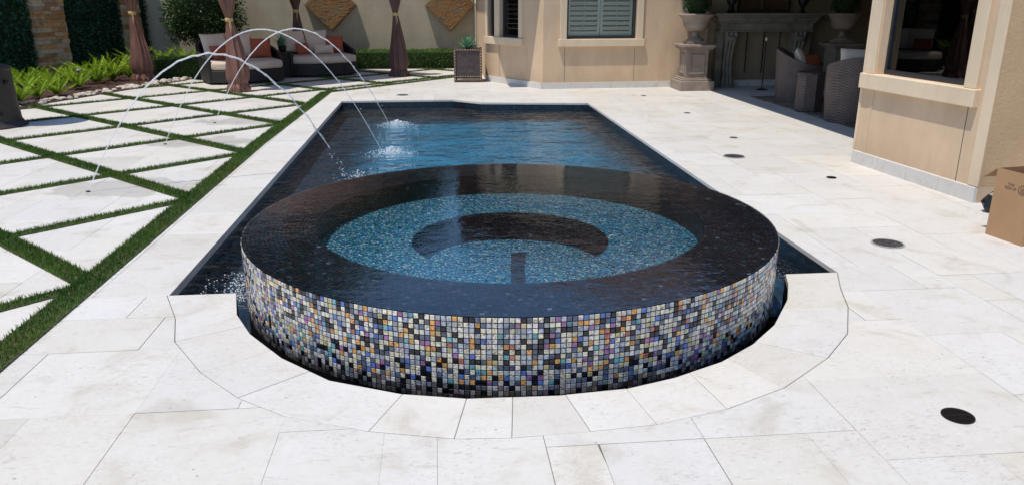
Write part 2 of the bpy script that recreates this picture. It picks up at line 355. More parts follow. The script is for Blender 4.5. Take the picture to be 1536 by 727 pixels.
def regions():
    r=[]
    r.append([(1,0,XC)])                                    # left of coping
    r.append([(-1,0,-PX1),(0,-1,-4.22)])                    # right
    for i in range(len(back)-1):                            # behind the pool, columns
        a,b=back[i],back[i+1]
        h=[hp(b,a),(1,0,max(a[0],b[0])),(-1,0,-min(a[0],b[0]))]; r.append(h)
    r.append([(1,0,PX0),(-1,0,-XC),(0,-1,-12.86-0.0)])      # corner behind left coping
    c=SC
    for i in range(len(coout)-1):
        p,q=coout[i],coout[i+1]
        a_,b_,c_=hp(q,p); L_=math.hypot(a_,b_); r.append([(a_,b_,c_-.0034*L_*OFF[0]),hp(c,p),hp(q,c),(0,1,4.22),(-1,0,-XC)])
    # sliver left of first ray
    p=coout[0]; r.append([hp(p,c) , (0,1,4.22),(-1,0,-XC),(1,0,PX0)])
    q=coout[-1]; r.append([hp(c,q),(0,1,4.22),(-1,0,-PX1)])
    return r
REG=regions()
# ------------------------------------------------------------------ ground + paving
g=MB()
bigp=[(-BIG,-BIG),(BIG,-BIG),(BIG,BIG),(-BIG,BIG)]
for h in REG:
    p=clip(bigp,h)
    if p: g.poly([(x,y,-.03) for x,y in p])
p=[(XC,4.22),(PX0,4.22),(PX0,12.86),(XC,12.86)]; g.poly([(x,y,-.03) for x,y in p])
ring=[]
for i in range(len(coout)-1):
    pass
g.build('ground',M_ground).__setitem__('kind','structure')

def tint():
    k=U(.95,1.02); w=U(-.035,.012)
    if R()<.14: k*=U(.93,.97); w-=.02
    return (k*(1-w*.35),k,k*(1+w))
def stone(mb,poly,z=0,th=.028,gap=.0016,bev=.0025,c=None,dz=None):
    """a paving slab: top polygon inset by a small bevel, sides going down"""
    n=len(poly)
    if n<3 or area(poly)<.0006: return
    cx=sum(p[0] for p in poly)/n; cy=sum(p[1] for p in poly)/n
    def inset(d):
        out=[]
        for i in range(n):
            a,b,c=Vector(poly[i-1]),Vector(poly[i]),Vector(poly[(i+1)%n])
            e1=(b-a); e2=(c-b)
            if e1.length<1e-6 or e2.length<1e-6: out.append(tuple(b)); continue
            e1.normalize(); e2.normalize(); n1=Vector((-e1.y,e1.x)); n2=Vector((-e2.y,e2.x)); m=n1+n2
            if m.length<1e-3: out.append(tuple(b)); continue
            m/=max(.3,m.dot(n1)); out.append((b.x+m.x*d,b.y+m.y*d))
        return out
    c=c or tint(); dz=U(-.0008,.0008) if dz is None else dz
    if bev==0:
        mb.add([(x,y,z-th) for x,y in poly]+[(x,y,z+dz) for x,y in poly],[list(range(n,2*n))]+[(k,(k+1)%n,n+(k+1)%n,n+k) for k in range(n)],c); return
    o=inset(0); i2=inset(bev)
    vs=[(x,y,z-th) for x,y in o]+[(x,y,z-bev*.6+dz) for x,y in o]+[(x,y,z+dz) for x,y in i2]
    fs=[list(range(2*n,3*n))]+[(k,(k+1)%n,n+(k+1)%n,n+k) for k in range(n)]+[(n+k,n+(k+1)%n,2*n+(k+1)%n,2*n+k) for k in range(n)]
    mb.add(vs,fs,c)
# greedy modular pattern
u=.203
X0,Y0=-11.2,-3.; NX,NY=int(23/u),int(24/u)
occ=[[0]*NY for _ in range(NX)]
rects=[]
for j in range(NY):
    for i in range(NX):
        if occ[i][j]: continue
        opts=[(3,2),(2,3),(3,3),(4,2),(4,3),(3,4),(2,4),(2,2),(5,3)]; wts=[4,4,4,2,5,4,2,1.5,2]
        ch=[]
        for (a,b),w in zip(opts,wts):
            if i+a<=NX and j+b<=NY and all(not occ[i+p][j+q] for p in range(a) for q in range(b)): ch.append(((a,b),w))
        if ch: a,b=random.choices([c[0] for c in ch],[c[1] for c in ch])[0]
        else:
            a=1
            while a<4 and i+a<NX and not occ[i+a][j]: a+=1
            b=2 if j+2<=NY and all(not occ[i+p][j+1] for p in range(a)) else 1
        for p in range(a):
            for q in range(b): occ[i+p][j+q]=1
        rects.append((X0+i*u,Y0+j*u,a*u,b*u))
deck=MB()
OFF[0]=1; REGT=regions()
gp=.0016
for x,y,w,h in rects:
    g1_,g2_,g3_,g4_=[random.choice((.0003,.0006,.0012,.0018)) for _ in range(4)]; rp=[(x+g1_,y+g2_),(x+w-g3_,y+g2_),(x+w-g3_,y+h-g4_),(x+g1_,y+h-g4_)]; ct=tint(); cz=U(-.0006,.0006)
    for hs in REGT:
        p=clip(rp,hs)
        if p and area(p)>.0006:
            stone(deck,p,bev=0,c=ct,dz=cz)
# coping rows beside the pool
def row(x0,x1,y0,y1,L):
    y=y0
    while y<y1-.01:
        e=min(y1,y+L*U(.7,1.25)); 
        if y1-e<.2: e=y1
        stone(deck,[(x0+gp,y+gp),(x1-gp*.5,y+gp),(x1-gp*.5,e-gp),(x0+gp,e-gp)],th=.05); y=e
row(XC,PX0+.012,4.22,12.86,.75)
# ring coping around the front of the spa: radial stones between both polylines
import bisect
def angs(pl):
    return [math.atan2(p[1]-SC[1],p[0]-SC[0])%(2*math.pi) for p in pl]
def ray_hit(pl,a):
    d=(math.cos(a),math.sin(a))
    for i in range(len(pl)-1):
        p,q=pl[i],pl[i+1]; ex,ey=q[0]-p[0],q[1]-p[1]; den=d[0]*ey-d[1]*ex
        if abs(den)<1e-9: continue
        wx,wy=p[0]-SC[0],p[1]-SC[1]; t=(wx*ey-wy*ex)/den; s=(wx*d[1]-wy*d[0])/den
        if t>0 and -1e-6<=s<=1+1e-6: return (SC[0]+d[0]*t,SC[1]+d[1]*t)
    return None
aout=angs(coout)
cuts=[(0,0),(2,1.6),(3,2.7),(4,3.6),(6,5),(7,6),(8,6.5),(9,7.1),(10,8),(11,9.3),(12,10.2),(13,11.1),(15,12.6),(17,15)]
def ptidx(pl,k):
    i=int(k); f=k-i
    if i>=len(pl)-1: return pl[-1]
    return (pl[i][0]*(1-f)+pl[i+1][0]*f,pl[i][1]*(1-f)+pl[i+1][1]*f)
for (o0,i0),(o1,i1) in zip(cuts[:-1],cuts[1:]):
    outer=[coout[k] for k in range(o0,o1+1)]
    inner=[ptidx(coin,i0)]+[coin[k] for k in range(int(i0)+1,int(math.ceil(i1)))]+[ptidx(coin,i1)]
    poly=outer+inner[::-1]
    # shrink a little toward centroid for joint
    cx=sum(p[0] for p in poly)/len(poly); cy=sum(p[1] for p in poly)/len(poly)
    # orientation ccw
    if sum(poly[i][0]*poly[(i+1)%len(poly)][1]-poly[(i+1)%len(poly)][0]*poly[i][1] for i in range(len(poly)))<0: poly=poly[::-1]
    m_=len(poly); ins=[]
    for i_ in range(m_):
        a_,b_,c_=Vector(poly[i_-1]),Vector(poly[i_]),Vector(poly[(i_+1)%m_]); e1=(b_-a_).normalized(); e2=(c_-b_).normalized(); n1=Vector((-e1.y,e1.x)); n2=Vector((-e2.y,e2.x)); mm=(n1+n2); mm/=max(.3,mm.dot(n1)); ins.append((b_.x+mm.x*.0013,b_.y+mm.y*.0013))
    stone(deck,ins,th=.05)
o=deck.build('stone_deck',M_stone,colors=True); tag(o,kind='structure')
# joint bed below the stones
gb=MB(); bp=[(-11.2,-3),(11.8,-3),(11.8,21),(-11.2,21)]
for h in REG:
    p=clip(bp,h)
    if p: gb.poly([(x,y,-.0065) for x,y in p])
gb.poly([(XC,4.22,-.0065),(PX0-.01,4.22,-.0065),(PX0-.01,12.86,-.0065),(XC,12.86,-.0065)])
for k in range(60):
    a0=aout[0]+(aout[-1]-aout[0])*k/60; a1=aout[0]+(aout[-1]-aout[0])*(k+1)/60
    q=[ray_hit(coin,a0+1e-5),ray_hit(coout,a0+1e-5),ray_hit(coout,a1-1e-5),ray_hit(coin,a1-1e-5)]
    if all(q):
        q=[(SC[0]+(p[0]-SC[0])*(1.006 if i in(0,3) else 1),SC[1]+(p[1]-SC[1])*(1.006 if i in(0,3) else 1)) for i,p in enumerate(q)]
        gb.poly([(x,y,-.0065) for x,y in q])
tag(gb.build('paving_bed',M_grout),kind='structure')

# ------------------------------------------------------------------ pool
pool=MB(); n=len(poolpoly)
for i in range(n):                      # stone nosing backing and waterline tile band, then plaster
    p,q=poolpoly[i],poolpoly[(i+1)%n]
    front = p[1]<4.25 and q[1]<4.25; M_BLK=2
    pool.add([(p[0],p[1],-.030),(q[0],q[1],-.030),(q[0],q[1],-.20),(p[0],p[1],-.20)],[(0,1,2,3)],m=2 if front else 1)
    pool.add([(p[0],p[1],-.20),(q[0],q[1],-.20),(q[0],q[1],-1.25),(p[0],p[1],-1.25)],[(0,1,2,3)],m=2 if front else 1)
pool.add([(x,y,-.27) for x,y in [(PX0-.1,4.2),(PX1+.1,4.2),(PX1+.1,13),(PX0-.1,13)]],[(0,1,2,3)],m=0)
pool.add([(x,y,-1.0) for x,y in [(PX0-.1,2.6),(PX1+.1,2.6),(PX1+.1,4.2),(PX0-.1,4.2)]],[(0,1,2,3)],m=2)
t=NT('waterline_tile'); co=t.coord(scale=(1,1,1)); sx=t.new('ShaderNodeSeparateXYZ'); t.link(co,sx.inputs[0])
br=t.new('ShaderNodeTexBrick'); br.inputs['Scale'].default_value=1; br.offset=0; br.inputs['Brick Width'].default_value=.05; br.inputs['Row Height'].default_value=.05; br.inputs['Mortar Size'].default_value=.003
br.inputs['Color1'].default_value=(.008,.013,.022,1); br.inputs['Color2'].default_value=(.018,.03,.045,1); br.inputs['Mortar'].default_value=(.012,.012,.015,1)
cb=t.new('ShaderNodeCombineXYZ'); t.link(t.math('ADD',sx.outputs[0],sx.outputs[1]),cb.inputs[0]); t.link(sx.outputs[2],cb.inputs[1]); t.link(cb.outputs[0],br.inputs[0])
M_waterline=t.set(br.outputs[0],.25,0,.6)
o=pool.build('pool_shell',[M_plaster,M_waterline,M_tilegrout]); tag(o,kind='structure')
# underwater steps / bench along the right and left (dark tile edges)
# water surface (ring round the spa)
def ray_poly(pl,a):
    q=ray_hit(pl+[pl[0]],a); return q
NA=240; NRr=22; wv=[]; wf=[]
for k in range(NA):
    a=2*math.pi*k/NA+1e-4; q=ray_poly(poolpoly,a); r1=math.dist(q,SC)-.001; r0=SR-.02
    if r1<r0+.005: r1=r0+.005
    for j in range(NRr+1):
        r=r0+(r1-r0)*j/NRr; wv.append((SC[0]+r*math.cos(a),SC[1]+r*math.sin(a),-.105 if SC[1]+r*math.sin(a)>4.2 else -.34))
for k in range(NA):
    for j in range(NRr):
        a=k*(NRr+1)+j; b=((k+1)%NA)*(NRr+1)+j; wf.append((a,a+1,b+1,b))
w=MB(); w.add(wv,wf); o=w.build('pool_water',M_water,smooth=True,angle=0); tag(o,kind='structure')

# ------------------------------------------------------------------ spa
spa=thing('raised_spa',(SC[0],SC[1],0),'round raised spa clad in iridescent glass mosaic with dark tiled rim','spa')
def pal_out():
    r=R(); j=U(.75,1.15)
    if r<.34: c=(.78,.74,.61)
    elif r<.53: c=(.46,.51,.56)
    elif r<.67: c=(.012,.012,.015)
    elif r<.79: c=(.12,.15,.22)
    elif r<.86: c=(.74,.38,.12)
    elif r<.90: c=(.36,.17,.36)
    elif r<.94: c=(.12,.22,.58)
    elif r<.965: c=(.16,.42,.46)
    elif r<.98: c=(.50,.18,.14)
    else: c=(.62,.54,.28)
    return tuple(min(1,x*j) for x in c)
def pal_dark():
    r=R(); j=U(.6,1.4)
    if R()<.10: j*=2.6
    c=(.032,.034,.052) if r<.55 else (.045,.034,.052) if r<.72 else (.022,.045,.065) if r<.93 else (.08,.06,.06) if r<.96 else (.10,.13,.17)
    return tuple(x*j*.38 for x in c)
wall=MB(); NT_=403; ts=2*math.pi/NT_; ph=.025
for row_ in range(16):
    z1=SZ-.004-row_*ph; z0=z1-ph
    for k in range(NT_):
        g0=.0016; a0=k*ts+g0/SR; a1=(k+1)*ts-g0/SR; zz0=z0+g0; zz1=z1-g0
        col=pal_out()
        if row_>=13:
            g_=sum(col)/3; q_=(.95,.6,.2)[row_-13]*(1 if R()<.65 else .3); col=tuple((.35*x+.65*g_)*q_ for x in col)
        tilt=U(-.0006,.0006); tt=U(-.0006,.0006)
        def P(a,z,r): return (r*math.cos(a),r*math.sin(a),z)
        rb=SR-.003; rt=SR; b=.0012
        vs=[P(a0,zz0,rb),P(a1,zz0,rb),P(a1,zz1,rb),P(a0,zz1,rb),P(a0+b/SR,zz0+b,rt+tilt),P(a1-b/SR,zz0+b,rt-tilt),P(a1-b/SR,zz1-b,rt-tilt+tt),P(a0+b/SR,zz1-b,rt+tilt+tt)]
        wall.add(vs,[(4,5,6,7),(0,1,5,4),(1,2,6,5),(2,3,7,6),(3,0,4,7)],col)
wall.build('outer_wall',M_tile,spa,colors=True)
core=MB()
core.lathe([(SR-.0025,-1.24),(SR-.0025,SZ-.006)],160,cap=False)
prof=[(SR-.0025,SZ-.006),(SRI,SZ-.006),(SRI-.002,.15)]
core.lathe(prof,160,cap=False)
core.build('core',M_tilegrout,spa,smooth=True,angle=30)
def ring_tiles(mb,r0,r1,z,p,palette,gap=.0016):
    nr=int(round((r1-r0)/p))
    for j in range(nr):
        ra=r0+(r1-r0)*j/nr; rb=r0+(r1-r0)*(j+1)/nr; nn=int(2*math.pi*ra/p); off=R()
        for k in range(nn):
            a0=(k+off)*2*math.pi/nn+gap/ra; a1=(k+1+off)*2*math.pi/nn-gap/ra; c=palette(); t1=U(-.0011,.0011); t2=U(-.0011,.0011)
            t1*=1
            mb.add([((ra+gap)*math.cos(a0),(ra+gap)*math.sin(a0),z+t1),((rb-gap)*math.cos(a0),(rb-gap)*math.sin(a0),z+t2),((rb-gap)*math.cos(a1),(rb-gap)*math.sin(a1),z-t1),((ra+gap)*math.cos(a1),(ra+gap)*math.sin(a1),z-t2)],[(0,1,2,3)],c)
def cyl_tiles(mb,r,z0,z1,p,palette,inward=True,gap=.0016):
    nr=max(1,int(round((z1-z0)/p))); nn=int(2*math.pi*r/p)
    for j in range(nr):
        za=z0+(z1-z0)*j/nr+gap; zb=z0+(z1-z0)*(j+1)/nr-gap
        for k in range(nn):
            a0=k*2*math.pi/nn+gap/r; a1=(k+1)*2*math.pi/nn-gap/r; c=palette(); e=U(-.0005,.0005)
            mb.add([((r-e)*math.cos(a0),(r-e)*math.sin(a0),za),((r+e)*math.cos(a1),(r+e)*math.sin(a1),za),((r+e)*math.cos(a1),(r+e)*math.sin(a1),zb),((r-e)*math.cos(a0),(r-e)*math.sin(a0),zb)],[(3,2,1,0)],c)
rim=MB(); ring_tiles(rim,SRI,SR-.003,SZ-.0035,.025,pal_dark); rim.build('rim',M_tiledark,spa,colors=True)
inn=MB(); cyl_tiles(inn,SRI-.004,.15,SZ-.006,.025,pal_dark); inn.build('inner_wall',M_tiledark,spa,colors=True)
BZ=.15; FZ=-.05; RR=.62
bn=MB(); bn.lathe([(SRI,BZ),(RR,BZ)],120,cap=False); bn.build('bench',M_glitter,spa)
rs=MB(); rs.lathe([(RR+.003,BZ+.001),(RR+.003,FZ)],100,cap=False); rs.build('riser_backing',M_tilegrout,spa)
rs=MB(); cyl_tiles(rs,RR,FZ,BZ,.025,pal_dark); rs.build('riser',M_tiledark,spa,colors=True)
fl=MB(); fl.lathe([(RR+.01,FZ),(.001,FZ)],100,cap=False); fl.build('footwell_floor',M_glitter,spa)
st=MB(); 
def strip_q(pts,z): st.poly([(x-SC[0],y-SC[1],z) for x,y in pts])
strip_q([(.475,4.92),(.415,4.35),(.495,4.35),(.575,4.92)],FZ+.006); st.build('dark_strip',M_black,spa); st=MB()
def lx(y,z,e): return (.385 if e==0 else .462)*1+(y-4.0)*.085
strip_q([(lx(y,0,e),y) for y,e in ((4.00,0),(3.45,0),(3.45,1),(4.00,1))],BZ+.006)
st.build('dark_strip',M_black,spa)  # dark strip running across footwell floor and bench
# water in the spa and the film running over the rim
w=MB(); vs=[(0,0,0)]; fs=[]; NA=160; NRr=20
for j in range(1,NRr+1):
    for k in range(NA):
        a=2*math.pi*k/NA; r=(SR-.001)*j/NRr; vs.append((r*math.cos(a),r*math.sin(a),0))
for k in range(NA): fs.append((0,1+k,1+(k+1)%NA))
for j in range(NRr-1):
    for k in range(NA): fs.append((1+j*NA+k,1+(j+1)*NA+k,1+(j+1)*NA+(k+1)%NA,1+j*NA+(k+1)%NA))
w.add(vs,fs); o=w.build('spa_water',M_spawater,loc=(SC[0],SC[1],SZ),smooth=True,angle=0); tag(o,kind='structure')

# ------------------------------------------------------------------ turf
SX0,SX1=-2.135,-1.965
YK=[4.44+2.02*k for k in range(-3,9)]
reg_l=[hp((SX1-.02,60),(SX1-.02,-60))]   # placeholder
# lattice region polygon (convex pieces)
def A_line(yk,w=.075): return ('A',yk,w)
B0=(-1.99,14.15); B1=(.42,16.75)
bedline=[(-9,9.2),(-7.3,10.9),(-6.34,12.5),(-5.72,14.5),(-5.25,16.0),(-5.0,16.9)]
lat_pieces=[]
# columns between x breakpoints; upper bound depends
def lat_hps(xa,xb,yt0,yt1):
    return [(-1,0,-xa),(1,0,xb),(0,-1,3.),hp((xb,yt1),(xa,yt0)) ]
xs=[-9]+[b[0] for b in bedline[1:]]
pcs=[]
for (p,q) in zip(bedline[:-1],bedline[1:]): pcs.append([(p[0],-3),(q[0],-3),(q[0],q[1]),(p[0],p[1])])
pcs.append([(-5.0,-3),(-2.1,-3),(-2.1,18.95),(-5.0,18.95)])
pcs.append([(-2.1,14.03),(.42,16.75),(.42,18.9),(-2.1,18.95)])
strips=[]   # (poly)
def bandpoly(p,q,w):
    d=Vector((q[0]-p[0],q[1]-p[1])).normalized(); nn=Vector((-d.y,d.x))*w
    return [(p[0]-nn.x,p[1]-nn.y),(q[0]-nn.x,q[1]-nn.y),(q[0]+nn.x,q[1]+nn.y),(p[0]+nn.x,p[1]+nn.y)]
for yk in YK+[4.44+2.02*k for k in range(9,13)]+[4.44-2.02*k for k in range(4,8)]:
    for s in (1,-1):
        if s==1: p=(-13,yk+(-13+2.05)); q=(5,yk+(5+2.05))
        else: p=(-13,yk-(-13+2.05)); q=(5,yk-(5+2.05))
        bp=bandpoly(p,q,.058 if s==1 else .075)
        for pc in pcs:
            hs=[hp(pc[i],pc[(i+1)%4]) for i in range(4)]
            hs=[(a,b,c) for a,b,c in hs]
            c_=clip(bp,hs)
            if c_ and area(c_)>.001: strips.append(c_)
main=[(-2.155,-3),(-1.985,-3),(-1.985,4.3),(-1.97,9),(-1.86,14.1),(-2.04,14.1),(-2.145,9),(-2.155,4.3)]
border=bandpoly((-1.96,14.08),(.45,16.72),.06)
strips.append([(-2.155,-3),(-1.985,-3),(-1.985,9),(-2.15,9)]); strips.append([(-2.15,9),(-1.985,9),(-1.86,14.12),(-2.04,14.12)])
strips.append(border)
tb=MB()
for i,s_ in enumerate(strips): tb.poly([(x,y,.004+i*.00003) for x,y in s_])
tag(tb.build('turf_strips',M_turfbase),kind='structure')
gr=MB()
def in_tri(a,b,c):
    r1,r2=R(),R()
    if r1+r2>1: r1,r2=1-r1,1-r2
    return a[0]+(b[0]-a[0])*r1+(c[0]-a[0])*r2, a[1]+(b[1]-a[1])*r1+(c[1]-a[1])*r2
for s_ in strips:
    for k in range(1,len(s_)-1):
        a,b,c=s_[0],s_[k],s_[k+1]; A=area([a,b,c]); nseg=max(1,int(A/.02))
        cnt=int(A*14000)
        for _ in range(cnt):
            x,y=in_tri(a,b,c)
            if y<2.2 or x<-2.2-(y-1)*.72: continue
            d=max(2.5,math.hypot(x,y)); keep=min(1,(5.5/d)**1.25)
            if R()>keep: continue
            sc=1/math.sqrt(keep); wv=.0030*sc; hh=U(.018,.034)*(1+.1*(sc-1))
            an=U(0,6.28); lean=U(0,.022); la=U(0,6.28)
            dx,dy=math.cos(an)*wv,math.sin(an)*wv; k2=U(.6,1.35); pn=mnoise.noise(Vector((x*1.7,y*1.7,3))); yel=(U(.9,1.3) if R()<.86-.25*pn else 1.6)*(1+.2*pn)
            x+=U(-.006,.006); y+=U(-.006,.006)
            gr.add([(x-dx,y-dy,.004),(x+dx,y+dy,.004),(x+math.cos(la)*lean,y+math.sin(la)*lean,.004+hh)],[(0,1,2)],(k2*yel,k2,k2*.9))
tag(gr.build('grass',M_turf,colors=True),'short bright green turf growing in the diagonal joints','grass',kind='stuff')

# ------------------------------------------------------------------ drains and skimmer covers
def cover(x,y,r,label,kind,name='skimmer_cover'):
    t_=thing(name,(x,y,0),label,'drain cover')
    a=MB(); a.lathe([(r,.0025),(r,.006),(r*.90,.006),(r*.90,.0025)],40,cap=False); a.build('ring',M_steel if kind!='grate' else M_black,t_)
    b=MB(); 
    if kind=='grate':
        b.lathe([(r*.93,.0022),(0.001,.0022)],40,cap=False)
        for i in range(-6,7):
            xx=i*r/7; L=math.sqrt(max(0,(r*.9)**2-xx*xx)); b.box(xx-r*.035,xx+r*.035,-L,-r*.06,.003,.0075); b.box(xx-r*.035,xx+r*.035,r*.06,L,.003,.0075)
        b.box(-r*.9,r*.9,-r*.05,r*.05,.003,.0078); b.lathe([(r*.12,.003),(r*.12,.009),(r*.03,.0095)],12)
        b.build('grate',M_black,t_)
    else:
        b.lathe([(r*.93,.0045),(.001,.0045)],40,cap=False)
        if kind=='lid':
            for i in range(26):
                a_=U(0,6.28); q=r*U(.1,.8); b.box(q*math.cos(a_)-.006,q*math.cos(a_)+.006,q*math.sin(a_)-.003,q*math.sin(a_)+.003,.0045,.0065)
        b.build('lid',M_drain,t_)
    return t_
cover(3.05,4.73,.108,'large round dark iron cover in the deck right of the spa','lid')
cover(3.13,7.77,.115,'round dark iron cover between pool edge and shaded patio','lid')
cover(2.05,2.54,.062,'black round slotted drain grate nearest the viewer at lower right','grate','drain_grate')
cover(3.66,6.7,.045,'small dark round drain near the right house wall','grate','drain_grate')
cover(3.55,8.88,.05,'small drain in the deck just beyond the larger iron cover','lid','deck_drain')
cover(3.65,10.97,.05,'small drain in the deck beside the patio shadow edge','lid','deck_drain')
cover(3.56,13.08,.05,'small drain in the deck in front of the wide shuttered window','lid','deck_drain')
cover(-.58,13.58,.11,'flat round cover in the deck behind the pool far edge','lid','skimmer_cover')

# ------------------------------------------------------------------ fountain jets
def jet(p0,p1,h,label,rough,brk=1.0,r=.0066):
    t_=thing('water_jet',(p0[0],p0[1],0),label,'water jet','water jets arching over the deck into the pool')
    pts=[];rs=[]; N=170; z1=-.11
    for i in range(N+1):
        s=i/N
        if s>brk: break
        x=(p1[0]-p0[0])*s; y=(p1[1]-p0[1])*s; z=z1*s+4*h*s*(1-s)
        k=rough*s
        ft=min(1,s*3)
        pts.append((x+mnoise.noise(Vector((i*.16,1,p0[1])))*.012*k,y+mnoise.noise(Vector((i*.18,5,p0[1])))*.02*k,z+mnoise.noise(Vector((i*.15,9,p0[1])))*.024*k)); rs.append(r*(.55+.9*math.sin(math.pi*min(1,s*.85+.12)))*.75*(1+(.15+.5*rough*s)*mnoise.noise(Vector((i*.8,2,p0[1])))))
    a=MB(); a.tube(pts,rs,8); a.build('stream',M_jet,t_,smooth=True)
    if rough>.4:
        p2=[(x+math.sin(i*.62)*.008,y+math.cos(i*.62)*.008,z+math.sin(i*.62+1)*.008) for i,(x,y,z) in enumerate(pts)][30:]
        a=MB(); a.tube(p2,[q*.55 for q in rs[30:]],6); a.build('stream',M_jet,t_,smooth=True)
    d=MB(); e=pts[-1]
    for i in range(26 if brk<1 else 8):
        s=brk+(1-brk)*R() if brk<1 else U(.8,1)
        x=(p1[0]-p0[0])*s; y=(p1[1]-p0[1])*s; z=z1*s+4*h*s*(1-s); q=U(.002,.006); d.ball((x+U(-.03,.03),y+U(-.03,.03),z+U(-.03,.03)),q,6,4)
    # splash foam on the water
    sp=MB(); cx,cy=p1[0]-p0[0],p1[1]-p0[1]
    for i in range(900 if brk==1 else 120):
        rr=abs(random.gauss(0,.10)); an=U(0,6.28); q=U(.002,.007)*(1.5 if rr<.06 else 1); zz=z1+(R()**2)*max(0,.09-rr*.4)
        sp.ball((cx+.10+rr*1.6*math.cos(an),cy+rr*math.sin(an)*1.2,zz),q,5,3,sz=.6,col=None)
    d.build('droplets',M_foam,t_,smooth=True)['kind']='stuff'; sp.build('splash',M_foam,t_,smooth=True)['kind']='stuff'
    noz=MB(); noz.lathe([(.018,.004),(.018,.010),(.008,.012)],14); noz.build('nozzle',M_drain,t_)
    return t_
jet((-3.03,6.80),(-.90,7.58),1.19,'nearest and lowest of the three arching water jets, twisting and breaking into droplets',1.0,.93,.0064)
jet((-3.12,9.09),(-.63,8.86),1.33,'middle of the three arching water jets, smooth and tallest over the deck',.12,1.0,.0062)
jet((-2.98,10.67),(-.66,10.91),1.27,'farthest of the three arching water jets, landing highest in the picture',.5,1.0,.0062)
fm=MB()
for i in range(420):
    a=rad(U(172,190)); rr=SR+abs(random.gauss(0,.11))+.01; q=U(.0012,.005); fm.ball((SC[0]+rr*math.cos(a),SC[1]+rr*math.sin(a),-.105+U(0,.008)),q,6,4,sz=.6)
for i in range(70):
    a=rad(U(-8,3)); rr=SR+abs(random.gauss(0,.10))+.01; q=U(.001,.003); fm.ball((SC[0]+rr*math.cos(a),SC[1]+rr*math.sin(a),-.105+U(0,.006)),q,6,4,sz=.6)
tag(fm.build('overflow_foam',M_foam,smooth=True),'white bubbles where the spa overflow falls into the pool','foam',kind='stuff')

# ------------------------------------------------------------------ picture -> ground helpers (for measuring positions only)
def ray(x,y):
    r=(x-768)/F;u_=-(y-363.5)/F
    fy=math.cos(PITCH)+u_*math.sin(PITCH); z=-math.sin(PITCH)+u_*math.cos(PITCH)
    return r*math.cos(YAW)+fy*math.sin(YAW), -r*math.sin(YAW)+fy*math.cos(YAW), z
def at(x,y,z=0):
    a,b,c=ray(x,y); t_=(z-H)/c; return (a*t_,b*t_)
def pxx(X,Y,Z):
    r=X*math.cos(YAW)-Y*math.sin(YAW); f=X*math.sin(YAW)+Y*math.cos(YAW); return 768+F*r/(f*math.cos(PITCH)-(Z-H)*math.sin(PITCH))
def online(p,q,px,z=1.0):
    lo,hi=-1.,2.; 
    f=lambda s:pxx(p[0]+(q[0]-p[0])*s,p[1]+(q[1]-p[1])*s,z)
    up=f(hi)>f(lo)
    for _ in range(50):
        m=(lo+hi)/2
        if (f(m)<px)==up: lo=m
        else: hi=m
    return lo*math.dist(p,q)

# ------------------------------------------------------------------ house
house=thing('house',(5,14,0),'tan stucco house with cream window trim and brown hip roof right of the pool','house')
HO=Vector((5,14,0))
class HM(MB):
    def build(s,name,mats,parent=None,**k):
        o=MB.build(s,name,mats,parent,**k)
        return o
def hbuild(mb,name,mats,parent=house,**k):
    # house children are given in world coordinates
    off=HO if parent is house else Vector((0,0,0))
    mb.v=[(v[0]-HO.x,v[1]-HO.y,v[2]) for v in mb.v]
    return mb.build(name,mats,parent,**k)
def frameM(p,q):
    d=Vector((q[0]-p[0],q[1]-p[1],0)).normalized(); nrm=Vector((-d.y,d.x,0))   # inward = left of p->q
    M=Matrix.Identity(4); M.col[0][:3]=d; M.col[1][:3]=nrm; M.col[2][:3]=(0,0,1); M.col[3][:3]=(p[0],p[1],0); return M
def wallseg(mb,p,q,z0,z1,ops=(),th=.25):
    M=frameM(p,q); L=math.dist(p,q); s=0
    for (a,b,za,zb) in sorted(ops):
        mb.box(s,a,0,th,z0,z1,M=M); mb.box(a,b,0,th,z0,za,M=M); mb.box(a,b,0,th,zb,z1,M=M); s=b
    mb.box(s,L,0,th,z0,z1,M=M)
    return M,L
